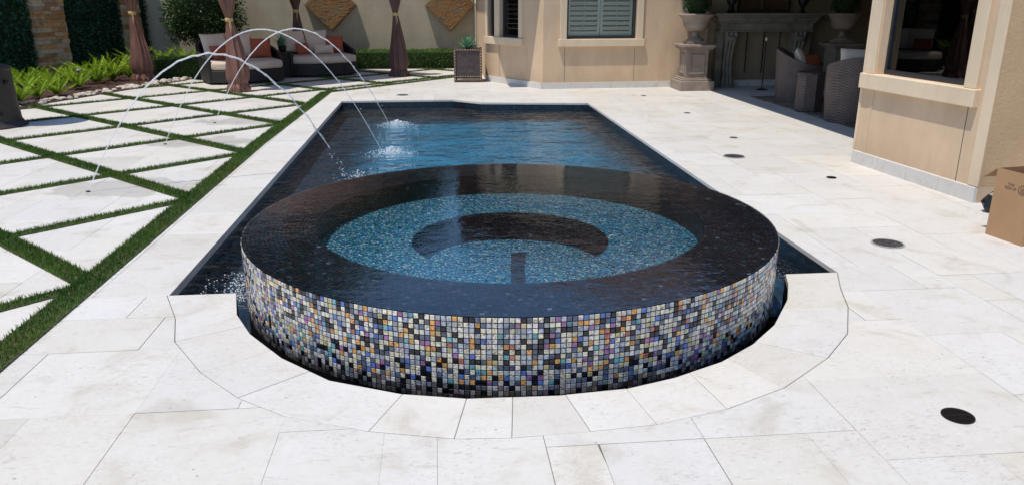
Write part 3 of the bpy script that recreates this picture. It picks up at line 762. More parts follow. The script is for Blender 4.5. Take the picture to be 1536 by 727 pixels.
def window(M,a,b,za,zb,kind,label=None,depth=.07):
    f=MB(); w_=.045
    f.box(a,a+w_,depth,depth+.05,za,zb,M=M); f.box(b-w_,b,depth,depth+.05,za,zb,M=M); f.box(a+w_,b-w_,depth,depth+.05,za,za+w_,M=M); f.box(a+w_,b-w_,depth,depth+.05,zb-w_,zb,M=M)
    fr_=hbuild(f,'window',M_winframe)
    if label: fr_['label']=label
    g_=MB(); g_.box(a+w_,b-w_,depth+.02,depth+.028,za+w_,zb-w_,M=M); hbuild(g_,'pane',M_glass,fr_)
    if kind=='shutter':
        s_=MB(); y=depth+.09; mid=(a+b)/2; st_=.05
        for (u0,u1) in ((a+w_,mid-.004),(mid+.004,b-w_)):
            s_.box(u0,u0+st_,y,y+.03,za+.05,zb-.05,M=M); s_.box(u1-st_,u1,y,y+.03,za+.05,zb-.05,M=M); s_.box(u0+st_,u1-st_,y,y+.03,za+.05,za+.13,M=M)
            z=za+.16
            while z<zb-.12:
                Mt=M@Matrix.Translation((0,y+.02,z+.02))@Matrix.Rotation(rad(-50),4,'X'); s_.box(u0+st_+.003,u1-st_-.003,-.045,.045,-.005,.005,M=Mt); z+=.088
            s_.box((u0+u1)/2-.006,(u0+u1)/2+.006,y-.03,y-.018,za+.15,zb-.12,M=M)
        hbuild(s_,'shutter',M_shutter,fr_)
    elif kind=='half':
        s_=MB(); y=depth+.04; u0=a+(b-a)*.10; u1=b-w_; z=za+.12
        s_.box(u0,u0+.04,y,y+.03,za+.05,zb-.05,M=M); s_.box(u0,u1,y,y+.03,za+.05,za+.11,M=M)
        while z<zb-.1:
            Mt=M@Matrix.Translation((0,y+.02,z+.02))@Matrix.Rotation(rad(-50),4,'X'); s_.box(u0+.045,u1-.01,-.045,.045,-.005,.005,M=Mt); z+=.088
        hbuild(s_,'shutter',M_shutter,fr_)
        s_=MB(); s_.box(a+w_,max(u0,a+w_+.01),y+.02,y+.03,za,zb,M=M); hbuild(s_,'drape',M_curtain_in,fr_)
    return fr_
Ain=(1.03,19.7); A=(1.03,15.85); B=(1.965,14.27); C=(10.3,14.64)
wl=MB()
wallseg(wl,Ain,A,0,3.55)
n0,n1,n2,n3,n4=[online(A,B,p,1.1) for p in (727,743,750,779,787)]
n0=max(n0,.08)
M1,L1=wallseg(wl,A,B,0,3.55,[(n0,n1,.88,2.5),(n2,n3,.88,2.5)])
w0,w1=online(B,C,850,1.1),online(B,C,955,1.1)
M2,L2=wallseg(wl,B,C,0,3.55,[(w0,w1,.89,2.5)])
hbuild(wl,'bay_wall',M_wall)
ro=MB(); Dn=(4.385,5.70); Up=(4.245,7.38); E_=(9.8,6.15)
wing=MB()
r0,r1=.165,1.36
M3,L3=wallseg(wing,Up,Dn,0,5.5,[(r0,r1,.90,2.6)])
hbuild(wing,'wing_wall',M_wall)
wr=MB(); M4,L4=wallseg(wr,Dn,E_,.13,5.5); wr.box(.42,L4,0.001,.25,0,.13,M=M4)
hbuild(wr,'rough_wall',M_wallrough)
ws=MB(); wallseg(ws,(9.8,7.5),(4.25,7.40),0,5.5,th=.2); wallseg(ws,(9.8,14.6),(9.8,7.5),0,4.3); hbuild(ws,'patio_wall',M_wall)
pb=MB(); pb.box(5.08-1.965,9.7-1.965,-.012,-.002,.12,3.0,M=M2); hbuild(pb,'patio_wall_shade',stucco('stucco_patio_shaded',(.30,.245,.17),.2,70))  # panel over the tan wall, patio shade painted into its darker colour
fz=MB(); fz.box(0,1.85,-.02,-.001,2.95,3.56,M=M1); fz.box(-.02,7.7,-.02,-.001,2.95,3.56,M=M2); hbuild(fz,'reflect_band',simple('reflect_band_dark',(.022,.017,.014),.6))  # unseen dark band added so the spa water reflects dark here
# dark interiors behind the windows
it=MB()
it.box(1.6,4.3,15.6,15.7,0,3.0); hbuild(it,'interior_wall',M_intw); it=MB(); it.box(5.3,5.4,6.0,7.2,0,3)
hbuild(it,'interior_wall',simple('interior_paint',(.42,.43,.40),.9))
it=MB(); it.prism([(4.86+.26*math.cos(a),6.5+.5*math.sin(a)) for a in [k*.2618 for k in range(24)]],.6,.86); hbuild(it,'window_seat',M_cushion,bevel=.04,smooth=True)
for (ya,yb) in ((6.95,7.22),(6.42,6.62),(5.98,6.12)):
    it=MB(); n_=40
    for i in range(n_):
        y0_=ya+(yb-ya)*i/n_; y1_=ya+(yb-ya)*(i+1)/n_; x0_=4.72+.025*math.sin(i*.9); x1_=4.72+.025*math.sin((i+1)*.9); it.add([(x0_,y0_,.9),(x1_,y1_,.9),(x1_,y1_,2.7),(x0_,y0_,2.7)],[(0,1,2,3)])
    hbuild(it,'drape',M_curtain_in)
# trim, sills, joints, skirting
def tr(M,a,b,za,zb,side=.12,sill=.13,end=None,pr_=.03):
    tm=MB(); tm.box(a-side,a,-pr_,.07,za,zb+side,M=M); tm.box(b,b+side,-pr_,.07,za,zb+side,M=M); tm.box(a,b,-pr_,.07,zb,zb+side,M=M)
    tm.box(a-side-.03,b+side+.03,-pr_-.03,.07,za-sill,za-.001,M=M); hbuild(tm,'window_trim',M_trim,bevel=.006)
tr(M2,w0,w1,.89,2.5)
tm=MB(); tm.box(n0-.075,n0,-.03,.07,.88,2.6,M=M1); tm.box(n1,n2,-.03,.07,.88,2.6,M=M1); tm.box(n3,n3+.11,-.03,.07,.88,2.6,M=M1); tm.box(n0-.08,n3+.14,-.06,.07,.74,.879,M=M1); tm.box(n1*0+n0,n1,-.03,.07,2.5,2.6,M=M1); tm.box(n2,n3,-.03,.07,2.5,2.6,M=M1); hbuild(tm,'window_trim',M_trim,bevel=.006)
tr(M3,r0,r1,.90,2.6,side=.135,sill=.145)
tm=MB(); tm.box(L3-.115,L3-.004,-.012,.0,.13,5.4,M=M3); hbuild(tm,'corner_trim',M_trim,bevel=.004); tm=MB()
tm.box(-.03,-.0,-.012,.2,.13,5.4,M=M3)
hbuild(tm,'corner_trim',M_trim,bevel=.004)
def skirt(M,L,h=.11,pr_=.03,s0=0,seg=.55):
    sk=MB(); s=s0
    while s<L-.01:
        e=min(L,s+seg); sk.box(s+.0015,e-.0015,-pr_,.0,0.0,h,M=M); s=e
    hbuild(sk,'skirting',M_stone,colors=True)
skirt(M1,L1); skirt(M2,L2,s0=-.018); skirt(M3,L3,h=.125,seg=.42)
for M,s in ((M1,(n2+n1)/2+.06),(M2,w0-.03),(M2,w1-.02),(M3,.13),(M3,1.42)):
    jt=MB(); jt.box(s,s+.006,-.0022,.01,.125,.745,M=M); hbuild(jt,'control_joint',M_joint)
vt=MB(); vt.box(.0,.42,.06,.08,.0,.13,M=M4); 
for i in range(8): vt.box(.03+i*.05,.045+i*.05,.03,.05,.004,.126,M=M4)
hbuild(vt,'vent',M_black)
window(M2,w0,w1,.89,2.5,'shutter','wide window with closed plantation shutters')
window(M1,n0,n1,.88,2.5,'none','narrow dark bay window'); window(M1,n2,n3,.88,2.5,'half','bay window with half a shutter')
window(M3,r0,r1,.90,2.6,'none','large dark window of the near wing')
# upper windows and roofs (seen in the water)
rf=MB()
def slab(pts,th=.12): 
    n=len(pts); vs=list(pts)+[(x,y,z-th) for x,y,z in pts]; rf.add(vs,[list(range(n)),list(range(n,2*n))[::-1]]+[(i,(i+1)%n,n+(i+1)%n,n+i) for i in range(n)])
slab([(.42,13.98,3.6),(10.2,14.3,3.6),(10.2,19,6.8),(5.2,19,6.8)]); slab([(.42,13.98,3.6),(5.2,19,6.8),(.42,24,3.6)]); slab([(10.2,24,3.6),(.42,24,3.6),(5.2,19,6.8),(10.2,19,6.8)])
hbuild(rf,'roof',M_roof); rf=MB(); slab([(4.0,5.4,5.6),(4.0,7.6,5.6),(8,7.6,8.0),(8,5.4,8.0)])
slab([(4.0,5.4,5.6),(8,5.4,8.0),(10.2,5.4,8.0),(10.2,5.0,5.6)],.1)
hbuild(rf,'roof',M_roof)
rf=MB(); slab([(4.12,7.35,3.3),(4.12,14.15,3.3),(7.2,14.15,5.6),(7.2,7.35,5.6)]); hbuild(rf,'patio_roof',simple('patio_roof_dark',(.035,.028,.03),.8))
cl_=MB(); cl_.box(4.14,9.8,7.45,14.45,3.0,3.12); cl_.box(4.30,4.44,7.62,14.3,2.36,3.0); cl_.box(7.2,7.4,7.45,14.3,3.1,7.0)  # low front beam, out of view, set to cut sky light in the patio
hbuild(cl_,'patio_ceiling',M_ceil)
rw=MB(); rw.box(7.4,7.6,7.6,14.5,3.12,7.2); hbuild(rw,'upper_wall',M_wall)

# ------------------------------------------------------------------ garden walls
gw=MB(); gw.box(-7.1,1.0,19.6,19.85,0,2.6); gw.box(-7.15,1.0,19.56,19.9,2.6,2.68)
tag(gw.build('garden_wall',M_gardenwall),'grey rendered garden wall behind the daybeds carrying two diamond panels','wall')
G0=(-6.78,19.6); G1=(-8.35,14.6); G2=(-9.8,10.0)
g1=MB()
def leafwall(mb,p,q,z0,z1,dens,col,L=.05):
    M=frameM(p,q); Ln=math.dist(p,q)
    for i in range(int(Ln*(z1-z0)*dens)):
        s=U(0,Ln); z=U(z0,z1); pos=M@Vector((s,-U(0,.05),z)); d=M.to_3x3()@Vector((U(-1,1),-U(.2,1),U(-1,.6)))
        k=U(.6,1.4); mb.leaf(pos,d,Vector((U(-1,1),U(-1,1),1)),L*U(.7,1.4),L*.6,(k,k,k))
gwall=thing('green_wall',(-8.3,15,0),'tall dark green leaf clad fence panel along the left planting bed','hedge wall')
def shifted(mb,o): mb.v=[(v[0]-o[0],v[1]-o[1],v[2]-o[2]) for v in mb.v]; return mb
# walls face right (towards the pool): front is right of p->q ; use reversed order so inward=left
def gseg(p,q):
    M=frameM(p,q); a=MB(); a.box(0,math.dist(p,q),0.0,.2,0,3.0,M=M); return a
b_=MB(); lf=MB()
for p,q in ((G2,G1),(G1,G0)):
    M=frameM(p,q); b_.box(0,math.dist(p,q),0.0,.15,0,2.9,M=M)
    leafwall(lf,p,q,0.0,2.9,900,None,.07)
shifted(b_,(-8.3,15,0)).build('backing',M_hedgecore,gwall); shifted(lf,(-8.3,15,0)).build('foliage',M_greenwall,gwall,colors=True)
def pillar(px0,px1,label,dz=0):
    p,q=(G2,G0) 
    # find place on G1-G0 line
    a=online(G1,G0,px0,.8); b=online(G1,G0,px1,.8); M=frameM(G1,G0)
    cx=(a+b)/2; w=abs(b-a)*.5; pos=M@Vector((cx,-.0,0))
    t_=MB(); z=0; 
    while z<2.95:
        h=U(.05,.10); 
        x=-w
        while x<w-.01:
            l=U(.16,.34); e=min(w,x+l); j=U(-.012,.014)
            k=random.choice([(.62,.50,.36),(.62,.36,.17),(.50,.28,.13),(.66,.57,.44),(.42,.36,.29),(.60,.42,.22)]); t_.box(x+.002,e-.002,-.17+j*1.6,.10,z+.002,z+h-.002,col=k); x=e
        t_.box(-w-.008,w+.008,-.1,.1,z,z+h) if False else None
        z+=h
    t_.box(-w+.01,w-.01,-.14,.10,0,2.95,col=(.2,.15,.1))
    o=t_.build('stone_pillar',M_ledge,colors=True); o.matrix_world=Matrix.Translation(pos)@M.to_3x3().to_4x4(); tag(o,label,'pillar')
pillar(48,93,'wide rust and cream ledge stone pillar between the two dark green panels at far left')
pillar(182,206,'narrower ledge stone pillar behind the leftmost curtain')

# ------------------------------------------------------------------ wall art
def art(cx,label,cz=1.45,hw=.61):
    t_=thing('wall_panel',(cx,19.6,cz),label,'wall art','diamond slate panels on the garden wall')
    M=Matrix.Rotation(rad(45),4,'Y'); s=hw/math.sqrt(2)
    a=MB(); a.box(-s*1.0,s*1.0,-.17,-.0,-s,s,M=M); a.build('backing',M_rust,t_)
    b=MB(); n=26; vs=[];fs=[]
    for i in range(n+1):
        for j in range(n+1):
            x=-s+2*s*i/n; z=-s+2*s*j/n; e=0 if i in(0,n) or j in(0,n) else 1
            vs.append(M@Vector((x,-.174-e*.006*(1+mnoise.noise(Vector((x*22+cx,z*30,1)))),z)))
    for i in range(n):
        for j in range(n): a_=i*(n+1)+j; fs.append((a_,a_+n+1,a_+n+2,a_+1))
    b.add(vs,fs); b.build('slate_face',M_slate,t_)
art(-2.45,'diamond slate wall panel above the second daybed, the left one of the two'); art(.40,'diamond slate wall panel beside the house corner, the right one of the two',1.44)

# ------------------------------------------------------------------ hedges, shrub
def hedge(x0,x1,y0,y1,h,label,name='box_hedge',dens=1900,mat=None,L=.028):
    t_=thing(name,((x0+x1)/2,(y0+y1)/2,0),label,'hedge')
    a=MB(); hx,hy=(x1-x0)/2,(y1-y0)/2; a.box(-hx+.03,hx-.03,-hy+.03,hy-.03,0,h-.03); a.build('core',M_hedgecore,t_)
    l=MB(); A_=[((x1-x0)*h,'f'),((x1-x0)*(y1-y0),'t'),((y1-y0)*h,'l'),((y1-y0)*h,'r')]
    for ar,f in A_:
        for i in range(int(ar*dens)):
            x,y,z=U(-hx,hx),U(-hy,hy),U(0.01,h)
            if f=='f': y=-hy; n=Vector((0,-1,.3))
            elif f=='t': z=h; n=Vector((0,0,1))
            elif f=='l': x=-hx; n=Vector((-1,0,.3))
            else: x=hx; n=Vector((1,0,.3))
            p=Vector((x,y,z))-n*U(-.012,.035); p+=n*.015*mnoise.noise(Vector((x*4,y*4,z*6)))
            d=n+Vector((U(-1,1),U(-1,1),U(-.6,1))); k=U(.55,1.35); l.leaf(p,d,Vector((U(-1,1),U(-1,1),U(-1,1))),L*U(.7,1.4),L*.65,(k*1.05,k,k*.9))
    l.build('foliage',mat or M_leafH,t_,colors=True)
hedge(-1.95,.95,18.85,19.45,.40,'long clipped box hedge at the foot of the wall between daybed and planter')
hedge(-6.0,-4.62,16.75,17.35,.42,'short clipped hedge behind the leftmost curtain and first daybed')
sh=thing('shrub',(-5.2,18.75,0),'large rounded glossy dark green shrub behind the first daybed','shrub')
a=MB(); a.tube([(0,0,0),(.02,0,.5),(.05,.03,1.2)],[.05,.045,.02]); a.tube([(.03,0,.2),(-.3,.05,.8),(-.45,0,1.3)],[.03,.025,.01]); a.tube([(.0,0,.25),(.35,-.05,.8),(.5,0,1.4)],[.03,.025,.01]); a.build('trunk',M_bark,sh)
l=MB()
def clump(l,cx,cy,cz,rx,ry,rz,n,L,w,shell=.55):
    for i in range(n):
        v=Vector((random.gauss(0,1),random.gauss(0,1),random.gauss(0,1))).normalized(); k=(shell+(1-shell)*R())
        b=1+.22*mnoise.noise(v*2.2+Vector((cx,cy,cz))); p=Vector((cx+v.x*rx*k*b,cy+v.y*ry*k*b,cz+v.z*rz*k*b))
        if p.z<.12: continue
        q=U(.55,1.5); l.leaf(p,v+Vector((U(-1,1),U(-1,1),U(-1,.6))),Vector((U(-1,1),U(-1,1),U(-1,1))),L*U(.7,1.3),w,(q,q,q))
for c in [(0,0,1.35,.85,.5,.85),(-.45,0,1.15,.5,.42,.55),(.45,-.05,1.2,.5,.45,.6),(.1,.0,2.0,.6,.45,.5)]: clump(l,*c,3000,.07,.032,.35)
l.build('foliage',M_leafD,sh,colors=True)
co_=MB(); co_.ball((0,.05,1.35),.62,14,10,1.05,.5,1.1); co_.build('inner_foliage',M_hedgecore,sh,smooth=True)

# ------------------------------------------------------------------ planting bed with ferns
bed=MB(); bl=[Vector((x,y)) for x,y in bedline]
off=[Vector((x,y)) for x,y in [(-9.9,9.6),(-8.9,12.9),(-8.25,15.0),(-7.6,17.0),(-7.1,18.5),(-6.8,19.55)]]
for i in range(len(bl)-1): bed.poly([(bl[i].x,bl[i].y,.009),(bl[i+1].x,bl[i+1].y,.009),(off[i+1].x,off[i+1].y,.05),(off[i].x,off[i].y,.05)])
bed.poly([(-5.0,16.9,.009),(-2.1,18.6,.012),(-2.1,19.6,.012),(-6.8,19.55,.05)]); bed.poly([(-2.1,18.8,.012),(1.0,18.8,.012),(1.0,19.6,.012),(-2.1,19.6,.012)])
ch=MB()
for i in range(2600):
    k=random.randrange(len(bl)-1); s=R(); p=bl[k].lerp(bl[k+1],s); q=off[k].lerp(off[k+1],s); f=R()*.7+.1; pp=p.lerp(q,f); z=.01+.04*f
    d=Vector((U(-1,1),U(-1,1),U(-.1,.3))).normalized()*U(.02,.05); e=Vector((-d.y,d.x,0)).normalized()*.008
    v=Vector((pp.x,pp.y,z+U(.0,.02))); bed.add([v-d-e,v+d-e,v+d+e,v-d+e],[(0,1,2,3)])
tag(bed.build('planting_bed',M_mulch),kind='structure')
rb=MB()
for k in range(len(bl)-1):
    L=(bl[k+1]-bl[k]).length
    for i in range(int(L*26)):
        s=R(); p=bl[k].lerp(bl[k+1],s); nrm=Vector((-(bl[k+1]-bl[k]).y,(bl[k+1]-bl[k]).x)).normalized(); p=p+nrm*U(-.02,.30)
        r=U(.03,.07); vs=[]; 
        M=Matrix.Translation((p.x,p.y,.02+r*.2))@Matrix.Rotation(U(0,6),4,'Z')@Matrix.Diagonal((1,U(.6,1),U(.35,.6),1))
        o_=len(rb.v); rb.ball((0,0,0),r,7,5)
        for j in range(o_,len(rb.v)):
            v=Vector(rb.v[j]); v*=1+.25*mnoise.noise(v*30+Vector((p.x*9,p.y*9,0))); rb.v[j]=tuple(M@v)
tag(rb.build('border_stones',M_pebble),'pale rubble stones edging the fern bed','stones',kind='stuff')
def fern_mesh(seed,n=17,hh=.5):
    random.seed(seed); l=MB()
    for i in range(n):
        an=i*2.4+U(-.3,.3); el=U(.75,1.45); L=hh*U(.7,1.15); d0=Vector((math.cos(an)*math.cos(el),math.sin(an)*math.cos(el),math.sin(el)))
        pts=[]; N=26
        for j in range(N+1):
            s=j/N; p=d0*L*s+Vector((math.cos(an),math.sin(an),0))*L*.28*s*s; p.z-=L*.10*s*s; pts.append(p)
        for j in range(2,N):
            s=j/N; wd=.055*math.sin(math.pi*min(1,.12+s*.92))**.7+.006
            for m in range(9):
                a=U(0,6.28); t_=(pts[j+1]-pts[j]).normalized(); b=t_.cross(Vector((0,0,1))); b=b.normalized() if b.length>.01 else Vector((1,0,0)); c=t_.cross(b)
                d=(b*math.cos(a)+c*math.sin(a)+t_*.9).normalized(); k=U(.6,1.35)*(.75+.4*s)
                l.leaf(pts[j],d,t_,wd*U(.7,1.1),.008,(k*1.05,k,k*.8))
    return l
protos=[]
fspots=[(30,158,1.0),(58,150,.95),(88,146,.9),(118,136,1.0),(146,128,1.2),(170,124,1.25),(196,119,.9),(44,136,1.0),(76,131,.9),(106,127,.8),(132,119,.9),(12,146,1.0),(160,113,.9),(186,108,.9)]
lab=['first','second','third','fourth','fifth','sixth','seventh']
st0=random.getstate()
for v in range(3):
    protos.append(fern_mesh(11+v))
random.setstate(st0)
fm_me=[]
for i,(px,py,s) in enumerate(fspots):
    x,y=at(px,py)
    if i<3:
        o=protos[i].build('foxtail_fern',M_fern,colors=True); fm_me.append(o.data)
    else:
        o=bpy.data.objects.new('foxtail_fern',fm_me[i%3]); COL.objects.link(o)
    o.location=(x,y,.03); o.rotation_euler=(0,0,i*1.3); o.scale=(s*1.1,s*1.1,s)
    if i<7: L_='lime green foxtail fern, %s from the left in the front row beside the stones'%lab[i]
    else: L_='lime green foxtail fern, %s from the left in the back row under the green wall'%lab[[12,8,9,10,11,13,14].index(0) if False else {11:0,7:1,8:2,9:3,10:4,12:5,13:6}[i]]
    tag(o,L_,'fern','foxtail ferns along the planting bed')
for i,(x,y,s) in enumerate([(-5.95,17.8,.85),(-5.45,17.75,.95),(-4.95,17.85,.85),(-6.35,17.5,.9)]):
    o=bpy.data.objects.new('foxtail_fern',fm_me[i%3]); COL.objects.link(o); o.location=(x,y,.22); o.rotation_euler=(0,0,i*2.1); o.scale=(1.15*s,1.15*s,s)
    tag(o,'foxtail fern behind the short hedge, %s from the left'%['second','third','fourth','first'][i],'fern','foxtail ferns behind the short hedge')
def pathlight(x,y,label):
    t_=thing('path_light',(x,y,.02),label,'garden light')
    a=MB(); a.tube([(0,0,0),(0,0,.30)],.011,8); a.build('post',M_lampmetal,t_)
    a=MB(); a.lathe([(.02,.28),(.03,.30),(.07,.315),(.075,.322),(.02,.352),(.004,.36)],20); a.build('lamp_shade',M_lampmetal,t_,smooth=True)
pathlight(*at(122,134),'small metal path light in front of the ferns'); pathlight(-6.25,16.9,'small path light partly hidden behind the leftmost curtain')

# ------------------------------------------------------------------ cabana
C1=(-5.94,16.49); C2=(-3.57,14.38); C3=(-.81,16.97); C4=(-3.14,18.72)
cab=thing('cabana',(-3.4,16.6,0),'square garden cabana on four posts with brown tied curtains around the daybeds','cabana')
def rel(p): return (p[0]+3.4,p[1]-16.6)
def curtain(c,mat,tz,seed,lean,label,sc=1.0):
    x,y=rel(c); random.seed(seed); ph1,ph2=U(0,6),U(0,6)
    prof=[(.235,.0),(.25,.03),(.235,.08),(.20,.13),(.175,.155),(.21,.18),(.24,.28),(.215,.45),(.19,.62),(.155,.80),(.115,1.0),(.085,tz-.10),(.066,tz-.03),(.066,tz+.03),(.095,tz+.12),(.145,tz+.26),(.19,tz+.45),(.235,tz+.7),(.26,tz+1.0),(.27,2.62)]
    a=MB(); n=72; vs=[]
    for r,z in prof:
        for k in range(n):
            an=2*math.pi*k/n; f=1+.12*math.sin(6*an+ph1+z*1.6)+.09*math.sin(11*an+ph2-z*1.3)+.035*math.sin(19*an+z*2)+.05*math.sin(3*an+z*2.5+ph2)
            if z<.15: f+=.10*math.sin(13*an+z*30)
            lx=lean*math.sin(min(1,max(0,(tz-z)/tz))*math.pi*.62)
            vs.append((x+lx+r*sc*f*math.cos(an),y+r*sc*f*math.sin(an)*.85,z+.004))
    fs=[(i*n+k,i*n+(k+1)%n,(i+1)*n+(k+1)%n,(i+1)*n+k) for i in range(len(prof)-1) for k in range(n)]
    a.add(vs,fs); o=a.build('curtain',mat,cab,smooth=True,angle=0); o['label']=label
    sub=o.modifiers.new('s','SUBSURF'); sub.levels=1; sub.render_levels=1
    b=MB(); b.lathe([(.074*sc,tz-.032),(.084*sc,tz-.02),(.084*sc,tz+.022),(.074*sc,tz+.034)],24,(x,y)); 
    b.tube([(x+.03,y-.075,tz-.02),(x+.05,y-.10,tz-.12),(x+.035,y-.10,tz-.20),(x+.02,y-.09,tz-.11),(x+.02,y-.075,tz-.02)],.007,6); b.build('tieback',M_gold,o,smooth=True)
for c,mt,tz,sd,ln,sc_,lb in ((C1,M_curtain,1.32,3,.05,.88,'mauve brown curtain at the left post'),(C2,M_curtain,1.24,5,.05,.82,'mauve brown curtain at the near post'),(C3,M_curtain_shade,1.28,8,.04,.78,'mauve brown curtain, colour darkened for shade, at the right post'),(C4,M_curtain_shade,1.32,9,.02,.85,'mauve brown curtain, colour darkened for shade, at the far post')): curtain(c,mt,tz,sd,ln,lb,sc_)
for c in (C1,C2,C3,C4):
    x,y=rel(c); a=MB(); a.box(x-.03,x+.03,y-.03,y+.03,0,2.7); a.build('post',M_bronze,cab)
cf=MB(); cs=[rel(c) for c in (C2,C3,C4,C1)]
for i in range(4):
    p,q=cs[i],cs[(i+1)%4]; M=frameM(p,q); cf.box(-.06,math.dist(p,q)+.06,-.05,.05,2.62,2.74,M=M)
cf.build('beam',M_bronze,cab)
rfm=MB(); ap=(sum(c[0] for c in cs)/4,sum(c[1] for c in cs)/4,3.6); vs=[(ap[0]+(x-ap[0])*1.05,ap[1]+(y-ap[1])*1.05,2.74) for x,y in cs]+[ap]
rfm.add(vs+[(x,y,z-.02) for x,y,z in vs],[(0,1,4),(1,2,4),(2,3,4),(3,0,4),(6,5,9),(7,6,9),(8,7,9),(5,8,9),(0,5,6,1),(1,6,7,2),(2,7,8,3),(3,8,5,0)]); t=NT('canopy_fabric'); t.set((.45,.30,.22),.8); tl=t.new('ShaderNodeBsdfTranslucent'); tl.inputs[0].default_value=(.62,.42,.30,1); mx=t.new('ShaderNodeMixShader'); mx.inputs[0].default_value=.55; t.link(t.b.outputs[0],mx.inputs[1]); t.link(tl.outputs[0],mx.inputs[2]); t.link(mx.outputs[0],t.out.inputs[0]); rfm.build('canopy',t.m,cab)

# ------------------------------------------------------------------ cushions
def pillow_mb(w,h,t_,n=14):
    a=MB(); vs=[];fs=[]
    for s in (1,-1):
        for i in range(n+1):
            for j in range(n+1):
                u_=-1+2*i/n; v_=-1+2*j/n; th=t_*.5*max(0,(1-abs(u_)**2.6))**.5*max(0,(1-abs(v_)**2.6))**.5
                pin=1-.06*(1-abs(u_)**2)*(abs(v_)**4) ; pin2=1-.06*(1-abs(v_)**2)*(abs(u_)**4)
                vs.append((u_*w/2*pin2,s*th+.008*mnoise.noise(Vector((u_*2,v_*2,w*9+s))),v_*h/2*pin))
    m=(n+1)**2
    for i in range(n):
        for j in range(n):
            a_=i*(n+1)+j; fs.append((a_,a_+n+1,a_+n+2,a_+1)); b=m+a_; fs.append((b,b+1,b+n+2,b+n+1))
    a.add(vs,fs); return a
def pillow(loc,w,h,th,tilt,rz,mat,label,cat='pillow',name='throw_pillow',roll=0,group=None):
    o=pillow_mb(w,h,th).build(name,mat,smooth=True,angle=0); o.matrix_world=Matrix.Translation(loc)@Matrix.Rotation(rz,4,'Z')@Matrix.Rotation(tilt,4,'X')@Matrix.Rotation(roll,4,'Y'); tag(o,label,cat,group); return o

def daybed(loc,rz,label):
    t_=thing('daybed',loc,label,'daybed','wicker daybeds under the cabana',rz)
    def outline(hw,front,backy,bul,n=14):
        pts=[(hw,backy),(-hw,backy)]
        for i in range(n+1):
            u_=-1+2*i/n; pts.append((u_*hw,front-bul*(1-abs(u_)**2.4)))
        return pts
    a=MB(); a.prism(outline(.70,-.42,.60,.20),.035,.27); a.build('base',M_wicker,t_,bevel=.02)
    a=MB(); a.prism(outline(.69,-.42,.50,.20),.275,.43); a.build('seat_cushion',M_cushion,t_,bevel=.045,smooth=True,angle=60)
    # shell: left side, back, right side with changing height
    path=[]; 
    path+= [(-.73,-.42),(-.76,-.2),(-.78,.05),(-.78,.3),(-.74,.50),(-.62,.62)]
    path+= [(-.3,.68),(0,.70),(.3,.68)]+[(.62,.62),(.74,.50),(.78,.3),(.78,.05),(.76,-.12)]
    hts=[.50,.50,.53,.60,.72,.80,.82,.82,.80,.70,.62,.56,.53,.50]
    n=len(path); vs=[]; th=.07
    for i,(x,y) in enumerate(path):
        p=Vector(path[max(0,i-1)]); q=Vector(path[min(n-1,i+1)]); d=(q-p).normalized(); nn=Vector((-d.y,d.x)); ctr=Vector((x,y)); inn=ctr-nn*th
        fl=.10*(hts[i]-.45)/.4
        o_=ctr+ (ctr-Vector((0,.05))).normalized()*fl; i_=inn+(ctr-Vector((0,.05))).normalized()*fl
        vs+= [(x,y,.03),(o_.x,o_.y,hts[i]),(i_.x,i_.y,hts[i]),(inn.x,inn.y,.03)]
    fs=[]
    for i in range(n-1):
        for k in range(4): fs.append((i*4+k,i*4+(k+1)%4,(i+1)*4+(k+1)%4,(i+1)*4+k))
    fs+= [(0,1,2,3)[::-1],tuple((n-1)*4+k for k in range(4))]
    a=MB(); a.add(vs,fs); a.build('shell',M_wicker,t_,bevel=.02)
    for sx in (-1,1):
        for sy in (-.3,.45): b=MB(); b.box(sx*.55-.03,sx*.55+.03,sy-.03,sy+.03,0,.036); b.build('foot',M_black,t_)
    return t_
def onbed(loc,rz,x,y,z): 
    c,s=math.cos(rz),math.sin(rz); return Vector((loc[0]+x*c-y*s,loc[1]+x*s+y*c,z))
D1=(-3.84,16.22,0); D2=(-2.50,17.55,0); RZ1=rad(24); RZ2=rad(22)
daybed(D1,RZ1,'dark wicker daybed with beige cushions behind the near curtain, left one of two')
daybed(D2,RZ2,'dark wicker daybed with beige cushions in front of the far curtain, right one of two')
for (D,rz,nm) in ((D1,RZ1,'left daybed'),(D2,RZ2,'right daybed')):
    pillow(onbed(D,rz,-.44,.40,.69),.56,.50,.20,rad(-18),rz+rad(22),M_cushion_w,'large cream back pillow at the left end of the %s'%nm,name='back_pillow')
    pillow(onbed(D,rz,.06,.48,.69),.52,.50,.20,rad(-18),rz+rad(4),M_cushion_w,'large cream back pillow in the middle of the %s'%nm,name='back_pillow')
pillow(onbed(D1,RZ1,-.40,.13,.575),.40,.29,.13,rad(-28),RZ1+rad(28),M_orange,'orange throw pillow leaning at the left end of the left daybed')
pillow(onbed(D1,RZ1,.44,.36,.63),.42,.40,.15,rad(-20),RZ1-rad(15),M_orange,'rust orange throw pillow on the left daybed, right of the near curtain')
pillow(onbed(D2,RZ2,.42,.36,.62),.40,.38,.15,rad(-20),RZ2-rad(15),M_orange,'rust orange throw pillow at the right end of the right daybed')
pillow(onbed(D2,RZ2,.12,.12,.53),.44,.20,.17,rad(-10),RZ2+rad(0),M_cushion_w,'small beige lumbar pillow in the middle of the right daybed',name='lumbar_pillow')
pillow(onbed(D2,RZ2,-.34,.10,.56),.34,.26,.14,rad(-25),RZ2+rad(25),M_orange,'maroon shaded pillow at the left end of the right daybed')
stb=thing('side_table',(-3.02,17.0,0),'low dark wicker side table between the two daybeds','side table'); stb.location=(-3.2,17.05,0)
